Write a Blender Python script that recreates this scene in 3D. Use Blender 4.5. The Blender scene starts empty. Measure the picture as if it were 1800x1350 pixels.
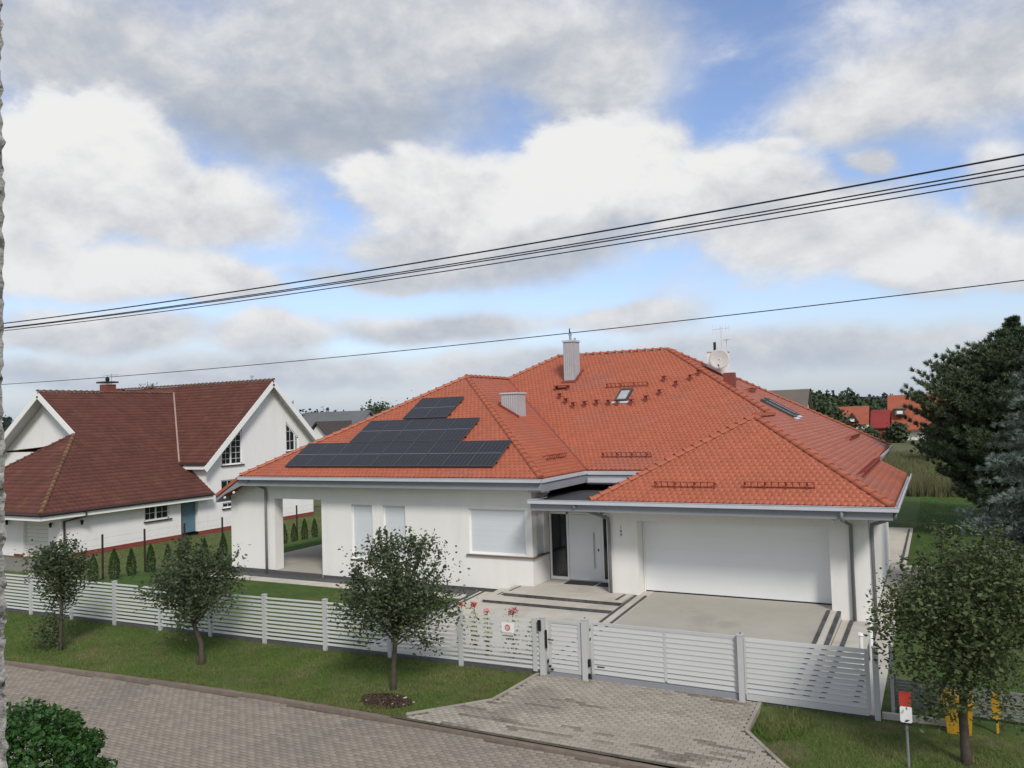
import bpy, bmesh, math, random
import numpy as np
from mathutils import Vector, Matrix
random.seed(7); rng = np.random.default_rng(7)
scene = bpy.context.scene
COL = scene.collection

# ------------------------------------------------------------------ camera
PITCH, ROLL, YAW = 0.0410, -0.0316, 0.4839
def cam_basis():
    cy, sy, cp, sp = math.cos(YAW), math.sin(YAW), math.cos(PITCH), math.sin(PITCH)
    fw = Vector((-sy*cp, cy*cp, sp)); rt = Vector((cy, sy, 0)); up = rt.cross(fw)
    cr, sr = math.cos(ROLL), math.sin(ROLL)
    return cr*rt+sr*up, -sr*rt+cr*up, fw
_r, _u, _f = cam_basis()
cd = bpy.data.cameras.new('camera'); cam = bpy.data.objects.new('camera', cd); COL.objects.link(cam)
M4 = Matrix((( _r.x,_u.x,-_f.x,0),(_r.y,_u.y,-_f.y,0),(_r.z,_u.z,-_f.z,6.0),(0,0,0,1)))
cam.matrix_world = M4
cd.sensor_fit = 'HORIZONTAL'; cd.sensor_width = 36; cd.lens = 36*1419.0/1800; cd.clip_start = 0.05; cd.clip_end = 5000
scene.camera = cam
CAM = Vector((0, 0, 6))

# ------------------------------------------------------------------ colour management, sun, world
scene.view_settings.view_transform = 'Standard'; scene.view_settings.look = 'None'
scene.view_settings.gamma = 1; scene.view_settings.use_curve_mapping = False
scene.view_settings.exposure = 0.54
SUN_EL, SUN_AZ = math.radians(40), math.radians(137)      # azimuth clockwise from +y: behind the camera, to the right
sd = bpy.data.lights.new('sun', 'SUN'); so = bpy.data.objects.new('sun', sd); COL.objects.link(so)
sd.energy = 1.8; sd.angle = math.radians(12); sd.color = (1.0, 0.955, 0.89)
sdir = Vector((math.sin(SUN_AZ)*math.cos(SUN_EL), math.cos(SUN_AZ)*math.cos(SUN_EL), math.sin(SUN_EL)))
so.rotation_euler = sdir.to_track_quat('Z', 'Y').to_euler(); so.location = (0, -30, 40)

world = bpy.data.worlds.new('World'); scene.world = world; world.use_nodes = True
wn, wl = world.node_tree.nodes, world.node_tree.links
def NN(t, **k):
    n = wn.new(t)
    for a, b in k.items(): setattr(n, a, b)
    return n
def mth(op, a, b=None, c=None, clamp=False):
    n = wn.new('ShaderNodeMath'); n.operation = op; n.use_clamp = clamp
    for i, x in enumerate((a, b, c)):
        if x is None: continue
        if isinstance(x, (int, float)): n.inputs[i].default_value = x
        else: wl.new(x, n.inputs[i])
    return n.outputs[0]
bg = wn['Background']; bg.inputs['Strength'].default_value = 0.1
tc = NN('ShaderNodeTexCoord'); sep = NN('ShaderNodeSeparateXYZ'); wl.new(tc.outputs['Generated'], sep.inputs[0])
X_, Y_, Z_ = sep.outputs
az = mth('ARCTAN2', X_, Y_); el = mth('ARCSINE', Z_)
# cloud banks, far to near: azimuth, elevation, half widths, brightness, top-to-base shading, softness
CL = [(-0.884,0.063,0.284,0.026,0.58,0.15,0.5),(-0.413,0.056,0.405,0.022,0.60,0.15,0.6),(-0.112,0.069,0.236,0.024,0.60,0.15,0.55),(-0.58,0.119,0.135,0.022,0.55,0.2,0.45),(-0.341,0.12,0.081,0.016,0.68,0.2,0.4),(-0.771,0.106,0.074,0.024,0.78,0.25,0.3),(-0.953,0.11,0.122,0.024,0.78,0.25,0.3),(-0.627,0.18,0.12,0.014,0.5,0.1,0.6),(-0.989,0.408,0.155,0.078,0.48,0.08,0.5),(-0.712,0.356,0.216,0.061,0.30,0.05,0.5),(-0.584,0.451,0.27,0.081,0.5,0.08,0.5),(-0.372,0.409,0.101,0.068,0.50,0.1,0.5),(0.046,0.348,0.155,0.064,0.52,0.12,0.5),(-0.076,0.331,0.081,0.034,0.6,0.1,0.6),(0.081,0.222,0.034,0.047,0.55,0.1,0.5),(-0.808,0.159,0.061,0.023,0.8,0.25,0.3),(-0.936,0.174,0.162,0.035,0.86,0.25,0.25),(-0.507,0.216,0.196,0.047,0.55,0.22,0.35),(0.082,0.145,0.041,0.03,0.75,0.2,0.3),(0.009,0.161,0.108,0.042,0.86,0.25,0.28),(-0.113,0.2,0.135,0.054,0.8,0.25,0.28),(-0.597,0.281,0.088,0.047,0.84,0.25,0.25),(-0.226,0.257,0.128,0.061,0.86,0.25,0.25),(-0.441,0.265,0.135,0.054,0.8,0.25,0.3),(-0.368,0.314,0.115,0.057,1.02,0.15,0.22),(-0.152,0.306,0.027,0.012,0.8,0.1,0.4),(-0.061,0.267,0.03,0.018,0.72,0.1,0.4),(-0.882,0.245,0.155,0.054,0.8,0.3,0.28),(-1.018,0.252,0.081,0.068,0.8,0.2,0.3),(-0.957,0.302,0.095,0.068,0.98,0.22,0.22)]
mp = NN('ShaderNodeMapping'); mp.inputs['Scale'].default_value = (1, 1, 1.55); wl.new(tc.outputs['Generated'], mp.inputs[0])
def wnoise(scale, detail, rough, dist=0.0, off=(0, 0, 0)):
    m = NN('ShaderNodeVectorMath', operation='ADD'); m.inputs[1].default_value = off; wl.new(mp.outputs[0], m.inputs[0])
    n = NN('ShaderNodeTexNoise'); n.inputs['Scale'].default_value = scale; n.inputs['Detail'].default_value = detail
    n.inputs['Roughness'].default_value = rough; n.inputs['Distortion'].default_value = dist; wl.new(m.outputs[0], n.inputs['Vector'])
    return n.outputs[0]
nz1 = wnoise(2.6, 9, 0.56, 0.3); nz2 = wnoise(6.5, 8, 0.6, 0.25, (3, 1, 4)); nz3 = wnoise(4.0, 5, 0.55, 0.2, (7, 2, 1))
wx = mth('MULTIPLY_ADD', nz2, 0.12, -0.06); wy = mth('MULTIPLY_ADD', nz3, 0.07, -0.035)
nz1u = wnoise(2.6, 9, 0.56, 0.3, (0, 0, 0.13)); nz2u = wnoise(6.5, 8, 0.6, 0.25, (3, 1, 4.07)); nz4 = wnoise(17.0, 6, 0.6, 0.2, (1, 5, 2)); nz4u = wnoise(17.0, 6, 0.6, 0.2, (1, 5, 2.03))
azw = mth('ADD', az, wx); elw = mth('ADD', el, wy)
NA = mth('ADD', mth('MULTIPLY_ADD', nz2, 0.55, -0.275), mth('MULTIPLY_ADD', nz4, 0.30, -0.15)); NA = mth('ADD', NA, mth('MULTIPLY_ADD', nz1, 0.5, -0.25))
NB = mth('ADD', mth('MULTIPLY_ADD', nz3, 0.40, -0.20), mth('MULTIPLY', mth('SUBTRACT', nz2, nz2u), 1.1)); NB = mth('ADD', NB, mth('MULTIPLY', mth('SUBTRACT', nz4, nz4u), 0.45)); NB = mth('ADD', NB, mth('MULTIPLY_ADD', nz2, 0.30, -0.15))
# scattered cloud everywhere else in the sky, thinning out towards the mapped banks
dv1 = mth('DIVIDE', mth('ADD', az, 0.48), 0.78); dv2 = mth('DIVIDE', mth('SUBTRACT', el, 0.25), 0.36)
msk = mth('EXPONENT', mth('MULTIPLY', mth('POWER', mth('MULTIPLY_ADD', dv1, dv1, mth('MULTIPLY', dv2, dv2)), 2.0), -1.0))
mr = NN('ShaderNodeMapRange', interpolation_type='SMOOTHSTEP'); wl.new(mth('SUBTRACT', mth('ADD', mth('MULTIPLY_ADD', nz1, 1.6, -0.62), mth('MULTIPLY_ADD', nz2, 0.5, -0.25)), mth('MULTIPLY', msk, 0.42)), mr.inputs[0]); mr.inputs[1].default_value = -0.15; mr.inputs[2].default_value = 0.35
CV = mr.outputs[0]; BV = mth('ADD', NB, 0.62)
for a, e, sa, se, b0, kk, sf in CL:
    d1 = mth('MULTIPLY', mth('SUBTRACT', azw, a), 1/sa); d2 = mth('MULTIPLY', mth('SUBTRACT', elw, e), 1/se)
    q = mth('MULTIPLY_ADD', d2, d2, mth('MULTIPLY', d1, d1)); g = mth('ADD', mth('EXPONENT', mth('MULTIPLY', q, -0.75)), NA)
    m_ = NN('ShaderNodeMapRange', interpolation_type='SMOOTHSTEP'); wl.new(g, m_.inputs[0]); m_.inputs[1].default_value = 0.48-sf*0.72; m_.inputs[2].default_value = 0.48+sf*0.72
    al = m_.outputs[0]; bi = mth('ADD', mth('MULTIPLY_ADD', d2, kk*0.75, b0), NB)
    CV = mth('SUBTRACT', 1.0, mth('MULTIPLY', mth('SUBTRACT', 1.0, CV), mth('SUBTRACT', 1.0, al)))
    BV = mth('MULTIPLY_ADD', mth('SUBTRACT', bi, BV), al, BV)
B_ = BV
rp = NN('ShaderNodeValToRGB'); wl.new(B_, rp.inputs[0]); rp.color_ramp.interpolation = 'B_SPLINE'
e = rp.color_ramp.elements; e[0].position = 0.0; e[0].color = (0.40, 0.455, 0.55, 1); e[1].position = 1.0; e[1].color = (0.985, 0.98, 0.97, 1)
k = e.new(0.33); k.color = (0.52, 0.565, 0.64, 1); k = e.new(0.62); k.color = (0.70, 0.71, 0.735, 1)
KS = 6.35
vs = NN('ShaderNodeVectorMath', operation='SCALE'); wl.new(rp.outputs[0], vs.inputs[0]); vs.inputs['Scale'].default_value = KS
sky = NN('ShaderNodeTexSky'); sky.sky_type = 'NISHITA'; sky.sun_disc = False; sky.sun_elevation = SUN_EL; sky.sun_rotation = SUN_AZ
sky.air_density = 1.0; sky.dust_density = 1.2; sky.ozone_density = 2.0
tint = NN('ShaderNodeVectorMath', operation='MULTIPLY'); wl.new(sky.outputs[0], tint.inputs[0]); tint.inputs[1].default_value = (1.18, 1.13, 1.22)
mx = NN('ShaderNodeMix', data_type='RGBA'); wl.new(CV, mx.inputs['Factor']); wl.new(tint.outputs[0], mx.inputs[6]); wl.new(vs.outputs[0], mx.inputs[7])
hz = NN('ShaderNodeMix', data_type='RGBA'); hf = mth('MULTIPLY', mth('EXPONENT', mth('MULTIPLY', mth('ABSOLUTE', el), -14.0)), 0.92)
wl.new(hf, hz.inputs['Factor']); wl.new(mx.outputs[2], hz.inputs[6]); hz.inputs[7].default_value = (0.52*KS, 0.60*KS, 0.73*KS, 1)
wl.new(hz.outputs[2], bg.inputs['Color'])
world.cycles.sampling_method = 'MANUAL'; world.cycles.sample_map_resolution = 512

# ------------------------------------------------------------------ materials
MATS = {}
def mat(name, col, rough=0.8, var=0.12, vscale=3.0, bump=0.0, bscale=60.0, island=0.0, spec=0.3, metal=0.0, col2=None, c2scale=1.2, c2lo=0.5, c2hi=0.65, wave=None, detail=4, stretch=None, transl=0.0, emit=None):
    if name in MATS: return MATS[name]
    m = bpy.data.materials.new(name); m.use_nodes = True; nt = m.node_tree; N, L = nt.nodes, nt.links
    b = N['Principled BSDF']; b.inputs['Roughness'].default_value = rough; b.inputs['Metallic'].default_value = metal
    b.inputs['Specular IOR Level'].default_value = spec
    t = N.new('ShaderNodeTexCoord'); vec = t.outputs['Object']
    if stretch:
        mm = N.new('ShaderNodeMapping'); mm.inputs['Scale'].default_value = stretch; L.new(vec, mm.inputs[0]); vec = mm.outputs[0]
    def noise(s, d=detail, r=0.6):
        n = N.new('ShaderNodeTexNoise'); n.inputs['Scale'].default_value = s; n.inputs['Detail'].default_value = d; n.inputs['Roughness'].default_value = r
        L.new(vec, n.inputs['Vector']); return n.outputs[0]
    def mul(colsock, facsock, lo, hi):
        r = N.new('ShaderNodeMapRange'); L.new(facsock, r.inputs[0]); r.inputs[1].default_value = 0.25; r.inputs[2].default_value = 0.75
        r.inputs[3].default_value = lo; r.inputs[4].default_value = hi
        s = N.new('ShaderNodeVectorMath'); s.operation = 'SCALE'; L.new(colsock, s.inputs[0]); L.new(r.outputs[0], s.inputs['Scale']); return s.outputs[0]
    rgb = N.new('ShaderNodeRGB'); rgb.outputs[0].default_value = (*col, 1); c = rgb.outputs[0]
    if col2:
        r2 = N.new('ShaderNodeRGB'); r2.outputs[0].default_value = (*col2, 1)
        mr_ = N.new('ShaderNodeMapRange'); mr_.interpolation_type = 'SMOOTHSTEP'; L.new(noise(c2scale, 6), mr_.inputs[0]); mr_.inputs[1].default_value = c2lo; mr_.inputs[2].default_value = c2hi
        x = N.new('ShaderNodeMix'); x.data_type = 'RGBA'; L.new(mr_.outputs[0], x.inputs['Factor']); L.new(c, x.inputs[6]); L.new(r2.outputs[0], x.inputs[7]); c = x.outputs[2]
    if var: c = mul(c, noise(vscale), 1-var, 1+var)
    if island:
        g = N.new('ShaderNodeNewGeometry'); oi = N.new('ShaderNodeObjectInfo')
        a = N.new('ShaderNodeMath'); a.operation = 'ADD'; L.new(g.outputs['Random Per Island'], a.inputs[0]); L.new(oi.outputs['Random'], a.inputs[1])
        fr = N.new('ShaderNodeMath'); fr.operation = 'FRACT'; L.new(a.outputs[0], fr.inputs[0])
        r = N.new('ShaderNodeMapRange'); L.new(fr.outputs[0], r.inputs[0]); r.inputs[3].default_value = 1-island; r.inputs[4].default_value = 1+island
        s = N.new('ShaderNodeVectorMath'); s.operation = 'SCALE'; L.new(c, s.inputs[0]); L.new(r.outputs[0], s.inputs['Scale']); c = s.outputs[0]
    L.new(c, b.inputs['Base Color'])
    h = None
    if bump: h = noise(bscale, 5)
    if wave:
        w = N.new('ShaderNodeTexWave'); w.bands_direction = wave[0]; w.inputs['Scale'].default_value = wave[1]; w.wave_profile = 'SIN'; L.new(t.outputs['Object'], w.inputs['Vector']); h = w.outputs[1]; bump = wave[2]
    if h is not None:
        bn = N.new('ShaderNodeBump'); bn.inputs['Strength'].default_value = 1.0; bn.inputs['Distance'].default_value = bump
        L.new(h, bn.inputs['Height']); L.new(bn.outputs[0], b.inputs['Normal'])
    if transl:
        tr = N.new('ShaderNodeBsdfTranslucent'); L.new(c, tr.inputs[0]); ms = N.new('ShaderNodeMixShader'); ms.inputs[0].default_value = transl
        L.new(b.outputs[0], ms.inputs[1]); L.new(tr.outputs[0], ms.inputs[2]); L.new(ms.outputs[0], N['Material Output'].inputs[0])
    MATS[name] = m; return m

WALL = mat('cream_render', (0.765, 0.755, 0.72), 0.9, 0.03, 0.7, 0.003, 120, spec=0.15, col2=(0.725, 0.712, 0.67), c2scale=1.6, c2lo=0.5, c2hi=0.8, stretch=(1.6,1.6,0.35))
WALLN = mat('white_render', (0.80, 0.79, 0.77), 0.9, 0.03, 0.6, 0.002, 80, spec=0.15, col2=(0.74, 0.73, 0.70), c2scale=1.4, c2lo=0.5, c2hi=0.8, stretch=(1.6,1.6,0.35))
TILE = mat('orange_clay_tile', (0.36, 0.100, 0.050), 0.50, 0.06, 0.9, 0.001, 50, island=0.07, spec=0.4, col2=(0.33, 0.105, 0.066), c2scale=0.35)
TILEB = mat('orange_clay_under', (0.25, 0.06, 0.035), 0.8, 0.1)
RTILE = mat('brown_red_concrete_tile', (0.112, 0.042, 0.032), 0.75, 0.16, 0.8, 0.001, 50, island=0.12, spec=0.3, col2=(0.135, 0.066, 0.036), c2scale=0.7, c2lo=0.55, c2hi=0.75)
RTILEM = mat('mossy_ridge_tile', (0.145, 0.078, 0.045), 0.9, 0.35, 6, island=0.25)
GUT = mat('pale_zinc', (0.50, 0.52, 0.56), 0.42, 0.08, 1.5, metal=0.0, spec=0.5)
GUTD = mat('grey_fascia', (0.25, 0.26, 0.28), 0.55, 0.08, 2)
PIPE = mat('grey_downpipe', (0.20, 0.21, 0.215), 0.45, 0.1, 3)
MEMB = mat('dark_roof_membrane', (0.045, 0.05, 0.055), 0.7, 0.25, 1.5)
SOFF = mat('soffit_paint', (0.55, 0.55, 0.53), 0.8, 0.03)
DOORW = mat('white_steel_door', (0.77, 0.79, 0.80), 0.35, 0.02, 1, spec=0.45); SECT = mat('garage_section', (0.77, 0.79, 0.79), 0.4, 0.02, 1, spec=0.4, wave=('Z', 14.0, 0.0003))
SHUT = mat('grey_white_shutter', (0.60, 0.63, 0.655), 0.5, 0.02, 1, wave=('Z', 8.0, 0.0012))
FRAME = mat('white_frame', (0.80, 0.80, 0.79), 0.4, 0.02)
GLASS = mat('dark_glass', (0.012, 0.015, 0.018), 0.06, 0.2, 3, spec=0.6)
BLACK = mat('black_plastic', (0.015, 0.015, 0.016), 0.5, 0.1)
STEEL = mat('brushed_steel', (0.45, 0.46, 0.47), 0.35, 0.05, metal=0.7)
SILL = mat('brown_sill', (0.17, 0.12, 0.09), 0.6, 0.1)
PLINTH = mat('dark_grey_plinth', (0.09, 0.09, 0.092), 0.9, 0.25, 12, 0.01, 60)
CONC = mat('pale_concrete', (0.50, 0.47, 0.41), 0.9, 0.10, 1.6, 0.002, 50, col2=(0.43, 0.405, 0.355), c2scale=0.9)
CONCB = mat('driveway_concrete', (0.385, 0.365, 0.315), 0.9, 0.07, 0.9, 0.002, 60, col2=(0.33, 0.312, 0.27), c2scale=0.6)
STEPE = mat('dark_step_stone', (0.075, 0.075, 0.078), 0.8, 0.35, 6, island=0.2)
CHIM = mat('light_metal_cladding', (0.40, 0.41, 0.42), 0.45, 0.10, 2, wave=('X', 3.2, 0.012))
CHIMY = mat('light_metal_cladding_side', (0.40, 0.41, 0.42), 0.45, 0.10, 2, wave=('Y', 3.2, 0.012))
REDM = mat('dark_red_metal', (0.20, 0.045, 0.035), 0.5, 0.1)
REDB = mat('red_brick_metal', (0.20, 0.058, 0.042), 0.6, 0.15, 8)
SOLAR = mat('solar_cells', (0.007, 0.008, 0.014), 0.3, 0.10, 1, spec=0.4)
SOLF = mat('solar_frame', (0.24, 0.25, 0.28), 0.35, 0.05)
FENCE = mat('pale_grey_aluminium', (0.475, 0.485, 0.475), 0.45, 0.03, 1, spec=0.45)
ROADP = mat('road_paver', (0.242, 0.208, 0.172), 0.9, 0.05, 1.1, 0.002, 80, island=0.13, col2=(0.220, 0.190, 0.160), c2scale=0.5)
DRIVEP = mat('driveway_paver', (0.31, 0.28, 0.235), 0.9, 0.10, 1.0, 0.002, 80, island=0.10, col2=(0.245, 0.22, 0.185), c2scale=0.55)
DRIVED = mat('stained_paver', (0.19, 0.165, 0.135), 0.9, 0.2, 3, island=0.2)
JOINT = mat('sandy_joint', (0.10, 0.088, 0.07), 1.0, 0.3, 9, col2=(0.05, 0.06, 0.03), c2scale=2)
KERB = mat('kerb_concrete', (0.185, 0.150, 0.120), 0.95, 0.2, 5, 0.003, 50, island=0.08)
GRND = mat('lawn_ground', (0.055, 0.090, 0.020), 1.0, 0.35, 3.0, 0.02, 30, col2=(0.10, 0.105, 0.035), c2scale=0.35, detail=8)
VERGE = mat('worn_grass_ground', (0.085, 0.105, 0.030), 1.0, 0.35, 5, 0.03, 30, col2=(0.125, 0.11, 0.055), c2scale=0.55, detail=8)
BLADE = mat('grass_blade', (0.112, 0.188, 0.040), 0.8, 0.25, 0.9, island=0.35, spec=0.1, transl=0.25, col2=(0.195, 0.205, 0.080), c2scale=0.6, c2lo=0.45, c2hi=0.64)
BLADEL = mat('lawn_blade', (0.065, 0.165, 0.028), 0.8, 0.15, 0.7, island=0.25, spec=0.1, transl=0.2)
DRY = mat('dry_meadow_grass', (0.115, 0.115, 0.055), 1, 0.3, 0.4, island=0.35, col2=(0.09, 0.12, 0.04), c2scale=0.12)
SOIL = mat('bare_soil', (0.055, 0.036, 0.025), 1, 0.35, 14, 0.03, 30)
MULCH = mat('mulch_chip', (0.075, 0.05, 0.035), 1, 0.3, 20, island=0.5)
PALE = mat('pale_pebble', (0.45, 0.43, 0.38), 0.9, 0.1, island=0.3)
BARK = mat('tree_bark', (0.075, 0.06, 0.047), 0.95, 0.3, 12, 0.01, 40)
LEAF = mat('grey_green_leaf', (0.068, 0.092, 0.042), 0.55, 0.2, 1.5, island=0.45, spec=0.3, transl=0.22)
LEAFY = mat('olive_green_leaf', (0.086, 0.112, 0.044), 0.55, 0.2, 1.2, island=0.45, spec=0.3, transl=0.28)
LEAFB = mat('bright_green_leaf', (0.035, 0.095, 0.018), 0.5, 0.25, 2.5, island=0.4, spec=0.4, transl=0.2)
PINE = mat('dark_pine_needles', (0.052, 0.076, 0.040), 0.7, 0.3, 0.8, island=0.4, spec=0.2)
PINEL = mat('young_pine_needles', (0.092, 0.128, 0.070), 0.7, 0.3, 0.8, island=0.4, spec=0.2)
SPRUCE = mat('blue_spruce_needles', (0.17, 0.215, 0.185), 0.7, 0.25, 0.9, island=0.35, spec=0.2)
THUJA = mat('thuja_foliage', (0.030, 0.062, 0.016), 0.8, 0.3, 3, island=0.35)
FOREST = mat('distant_forest', (0.030, 0.046, 0.036), 0.95, 0.35, 0.06, island=0.3)
FTREE = mat('background_tree_leaves', (0.048, 0.068, 0.034), 0.9, 0.3, 0.3, island=0.4)
PLBRICK = mat('red_brick_plinth', (0.20, 0.045, 0.032), 0.9, 0.2, 12, island=0.15)
BROWNM = mat('brown_metal', (0.045, 0.030, 0.026), 0.5, 0.1)
TEAL = mat('teal_door_paint', (0.10, 0.19, 0.23), 0.6, 0.12, 4)
CREAMD = mat('cream_garage_door', (0.66, 0.65, 0.58), 0.5, 0.03)
ROUGHC = mat('roughcast', (0.30, 0.29, 0.275), 1, 0.55, 45, 0.012, 60, col2=(0.10, 0.095, 0.09), c2scale=38, c2lo=0.5, c2hi=0.62)
GREYR = mat('grey_slate_roof', (0.12, 0.13, 0.135), 0.8, 0.1, 0.6)
BRWNR = mat('grey_brown_roof', (0.13, 0.115, 0.095), 0.9, 0.12, 0.6)
ORNR = mat('far_orange_roof', (0.30, 0.085, 0.048), 0.8, 0.15, 0.9)
DRKR = mat('far_dark_red_roof', (0.22, 0.030, 0.030), 0.8, 0.15, 0.9)
WHITEP = mat('white_paint', (0.82, 0.82, 0.80), 0.4, 0.02)
REDP = mat('signal_red', (0.42, 0.05, 0.035), 0.5, 0.05)
PINKP = mat('faded_red_print', (0.55, 0.16, 0.16), 0.6, 0.1, 30)
YELL = mat('yellow_plastic', (0.48, 0.27, 0.025), 0.5, 0.12, 5)
CABLE = mat('cable_black', (0.02, 0.022, 0.028), 0.6, 0.0)
DISH = mat('dish_grey', (0.52, 0.51, 0.49), 0.5, 0.05)
FLR = mat('red_petal', (0.50, 0.06, 0.05), 0.6, 0.2, island=0.4); FLP = mat('pink_petal', (0.62, 0.20, 0.17), 0.6, 0.2, island=0.3); FLY = mat('yellow_green_leaf', (0.24, 0.26, 0.03), 0.7, 0.2, island=0.3)

# ------------------------------------------------------------------ mesh helpers
class MB:
    def __init__(s): s.v = []; s.f = []
    def box(s, x0, x1, y0, y1, z0, z1):
        i = len(s.v); s.v += [(x0,y0,z0),(x1,y0,z0),(x1,y1,z0),(x0,y1,z0),(x0,y0,z1),(x1,y0,z1),(x1,y1,z1),(x0,y1,z1)]
        s.f += [(i,i+3,i+2,i+1),(i+4,i+5,i+6,i+7),(i,i+1,i+5,i+4),(i+1,i+2,i+6,i+5),(i+2,i+3,i+7,i+6),(i+3,i,i+4,i+7)]; return s
    def bar(s, p, q, w, h, up=(0,0,1)):          # a box between two points, w across, h along up
        p, q = Vector(p), Vector(q); d = (q-p).normalized(); a = d.cross(Vector(up))
        if a.length < 1e-4: a = d.cross(Vector((1,0,0)))
        a = a.normalized()*w/2; b = a.cross(d).normalized()*h/2; i = len(s.v)
        for c in (p, q): s.v += [tuple(c-a-b), tuple(c+a-b), tuple(c+a+b), tuple(c-a+b)]
        s.f += [(i,i+1,i+2,i+3),(i+4,i+7,i+6,i+5),(i,i+4,i+5,i+1),(i+1,i+5,i+6,i+2),(i+2,i+6,i+7,i+3),(i+3,i+7,i+4,i)]; return s
    def tube(s, pts, r, n=8, cap=True):
        pts = [Vector(p) for p in pts]; r = r if isinstance(r, (list, tuple)) else [r]*len(pts); base = len(s.v); a = None
        for k, p in enumerate(pts):
            d = (pts[min(k+1, len(pts)-1)]-pts[max(k-1, 0)]).normalized()
            a = (d.orthogonal() if a is None else (a-a.dot(d)*d)).normalized(); b = d.cross(a)
            for j in range(n):
                t = 2*math.pi*j/n; s.v.append(tuple(p+(a*math.cos(t)+b*math.sin(t))*r[k]))
        for k in range(len(pts)-1):
            for j in range(n):
                i = base+k*n+j; i2 = base+k*n+(j+1) % n; s.f.append((i, i2, i2+n, i+n))
        if cap:
            s.f.append(tuple(base+j for j in range(n))[::-1]); e = base+(len(pts)-1)*n; s.f.append(tuple(e+j for j in range(n)))
        return s
    def poly(s, pts, th=0.0):                      # a flat polygon, given thickness straight down
        i = len(s.v); n = len(pts); s.v += [tuple(p) for p in pts]; s.f.append(tuple(range(i, i+n)))
        if th:
            s.v += [(p[0], p[1], p[2]-th) for p in pts]; s.f.append(tuple(range(i+2*n-1, i+n-1, -1)))
            for k in range(n): s.f.append((i+k, i+n+k, i+n+(k+1) % n, i+(k+1) % n))
        return s
    def prism(s, pts, d):                          # polygon extruded along vector d
        i = len(s.v); n = len(pts); s.v += [tuple(p) for p in pts]; s.v += [tuple(Vector(p)+Vector(d)) for p in pts]
        s.f.append(tuple(range(i, i+n))); s.f.append(tuple(range(i+2*n-1, i+n-1, -1)))
        for k in range(n): s.f.append((i+k, i+n+k, i+n+(k+1) % n, i+(k+1) % n))
        return s
ORG = {}
def _link(name, me, m, parent):
    o = bpy.data.objects.new(name, me)
    if m is not None:
        if isinstance(m, (list, tuple)):
            for q in m: me.materials.append(q)
        else: me.materials.append(m)
    COL.objects.link(o)
    if parent is not None: o.parent = parent
    return o
def root_of(o):
    while o.parent is not None: o = o.parent
    return o
def obj(name, mb, m, parent=None, fix=True, smooth=False, **props):
    me = bpy.data.meshes.new(name)
    org = ORG.get(root_of(parent).name, Vector((0,0,0))) if parent is not None else Vector((0,0,0))
    vv = [(a-org.x, b-org.y, c-org.z) for a, b, c in mb.v] if parent is not None else mb.v
    me.from_pydata(vv, [], mb.f); me.update()
    if fix:
        bm = bmesh.new(); bm.from_mesh(me); bmesh.ops.recalc_face_normals(bm, faces=bm.faces); bm.to_mesh(me); bm.free()
    if smooth:
        for p in me.polygons: p.use_smooth = True
    o = _link(name, me, m, parent)
    for a, b in props.items(): o[a] = b
    return o
def obj_np(name, V, F, m, parent=None, mi=None, **props):
    """fast mesh of equal-sided faces from numpy arrays"""
    me = bpy.data.meshes.new(name); V = np.asarray(V, np.float32); F = np.asarray(F, np.int32)
    if parent is not None:
        org = ORG.get(root_of(parent).name, Vector((0,0,0))); V = V-np.array(org, np.float32)
    k = F.shape[1]; me.vertices.add(len(V)); me.vertices.foreach_set('co', V.ravel())
    me.loops.add(F.size); me.loops.foreach_set('vertex_index', F.ravel())
    me.polygons.add(len(F)); me.polygons.foreach_set('loop_start', np.arange(len(F), dtype=np.int32)*k)
    if mi is not None: me.polygons.foreach_set('material_index', np.asarray(mi, np.int32))
    me.update(calc_edges=True)
    o = _link(name, me, m, parent)
    for a, b in props.items(): o[a] = b
    return o
def tag(o, label, cat, group=None):
    o['label'] = label; o['category'] = cat
    if group: o['group'] = group
    return o
def thing(name, label, cat, loc=(0,0,0), group=None):
    o = bpy.data.objects.new(name, None); COL.objects.link(o); o.location = loc; o.empty_display_size = 0.2
    ORG[o.name] = Vector(loc); return tag(o, label, cat, group)
def struct(name, mb, m, kind='structure', **k): o = obj(name, mb, m, **k); o['kind'] = kind; return o
def dup(root, loc, label=None, rotz=0.0, scale=1.0):
    r = root.copy(); COL.objects.link(r); r.location = loc; r.rotation_euler = (0, 0, rotz); r.scale = (scale,)*3
    if label: r['label'] = label
    ORG[r.name] = Vector(loc)
    for ch in list(root.children):
        c = ch.copy(); COL.objects.link(c); c.parent = r
        for g in list(ch.children):
            d = g.copy(); COL.objects.link(d); d.parent = c
    return r
def sstep(a, b, x): t = np.clip((x-a)/(b-a), 0, 1); return t*t*(3-2*t)

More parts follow.
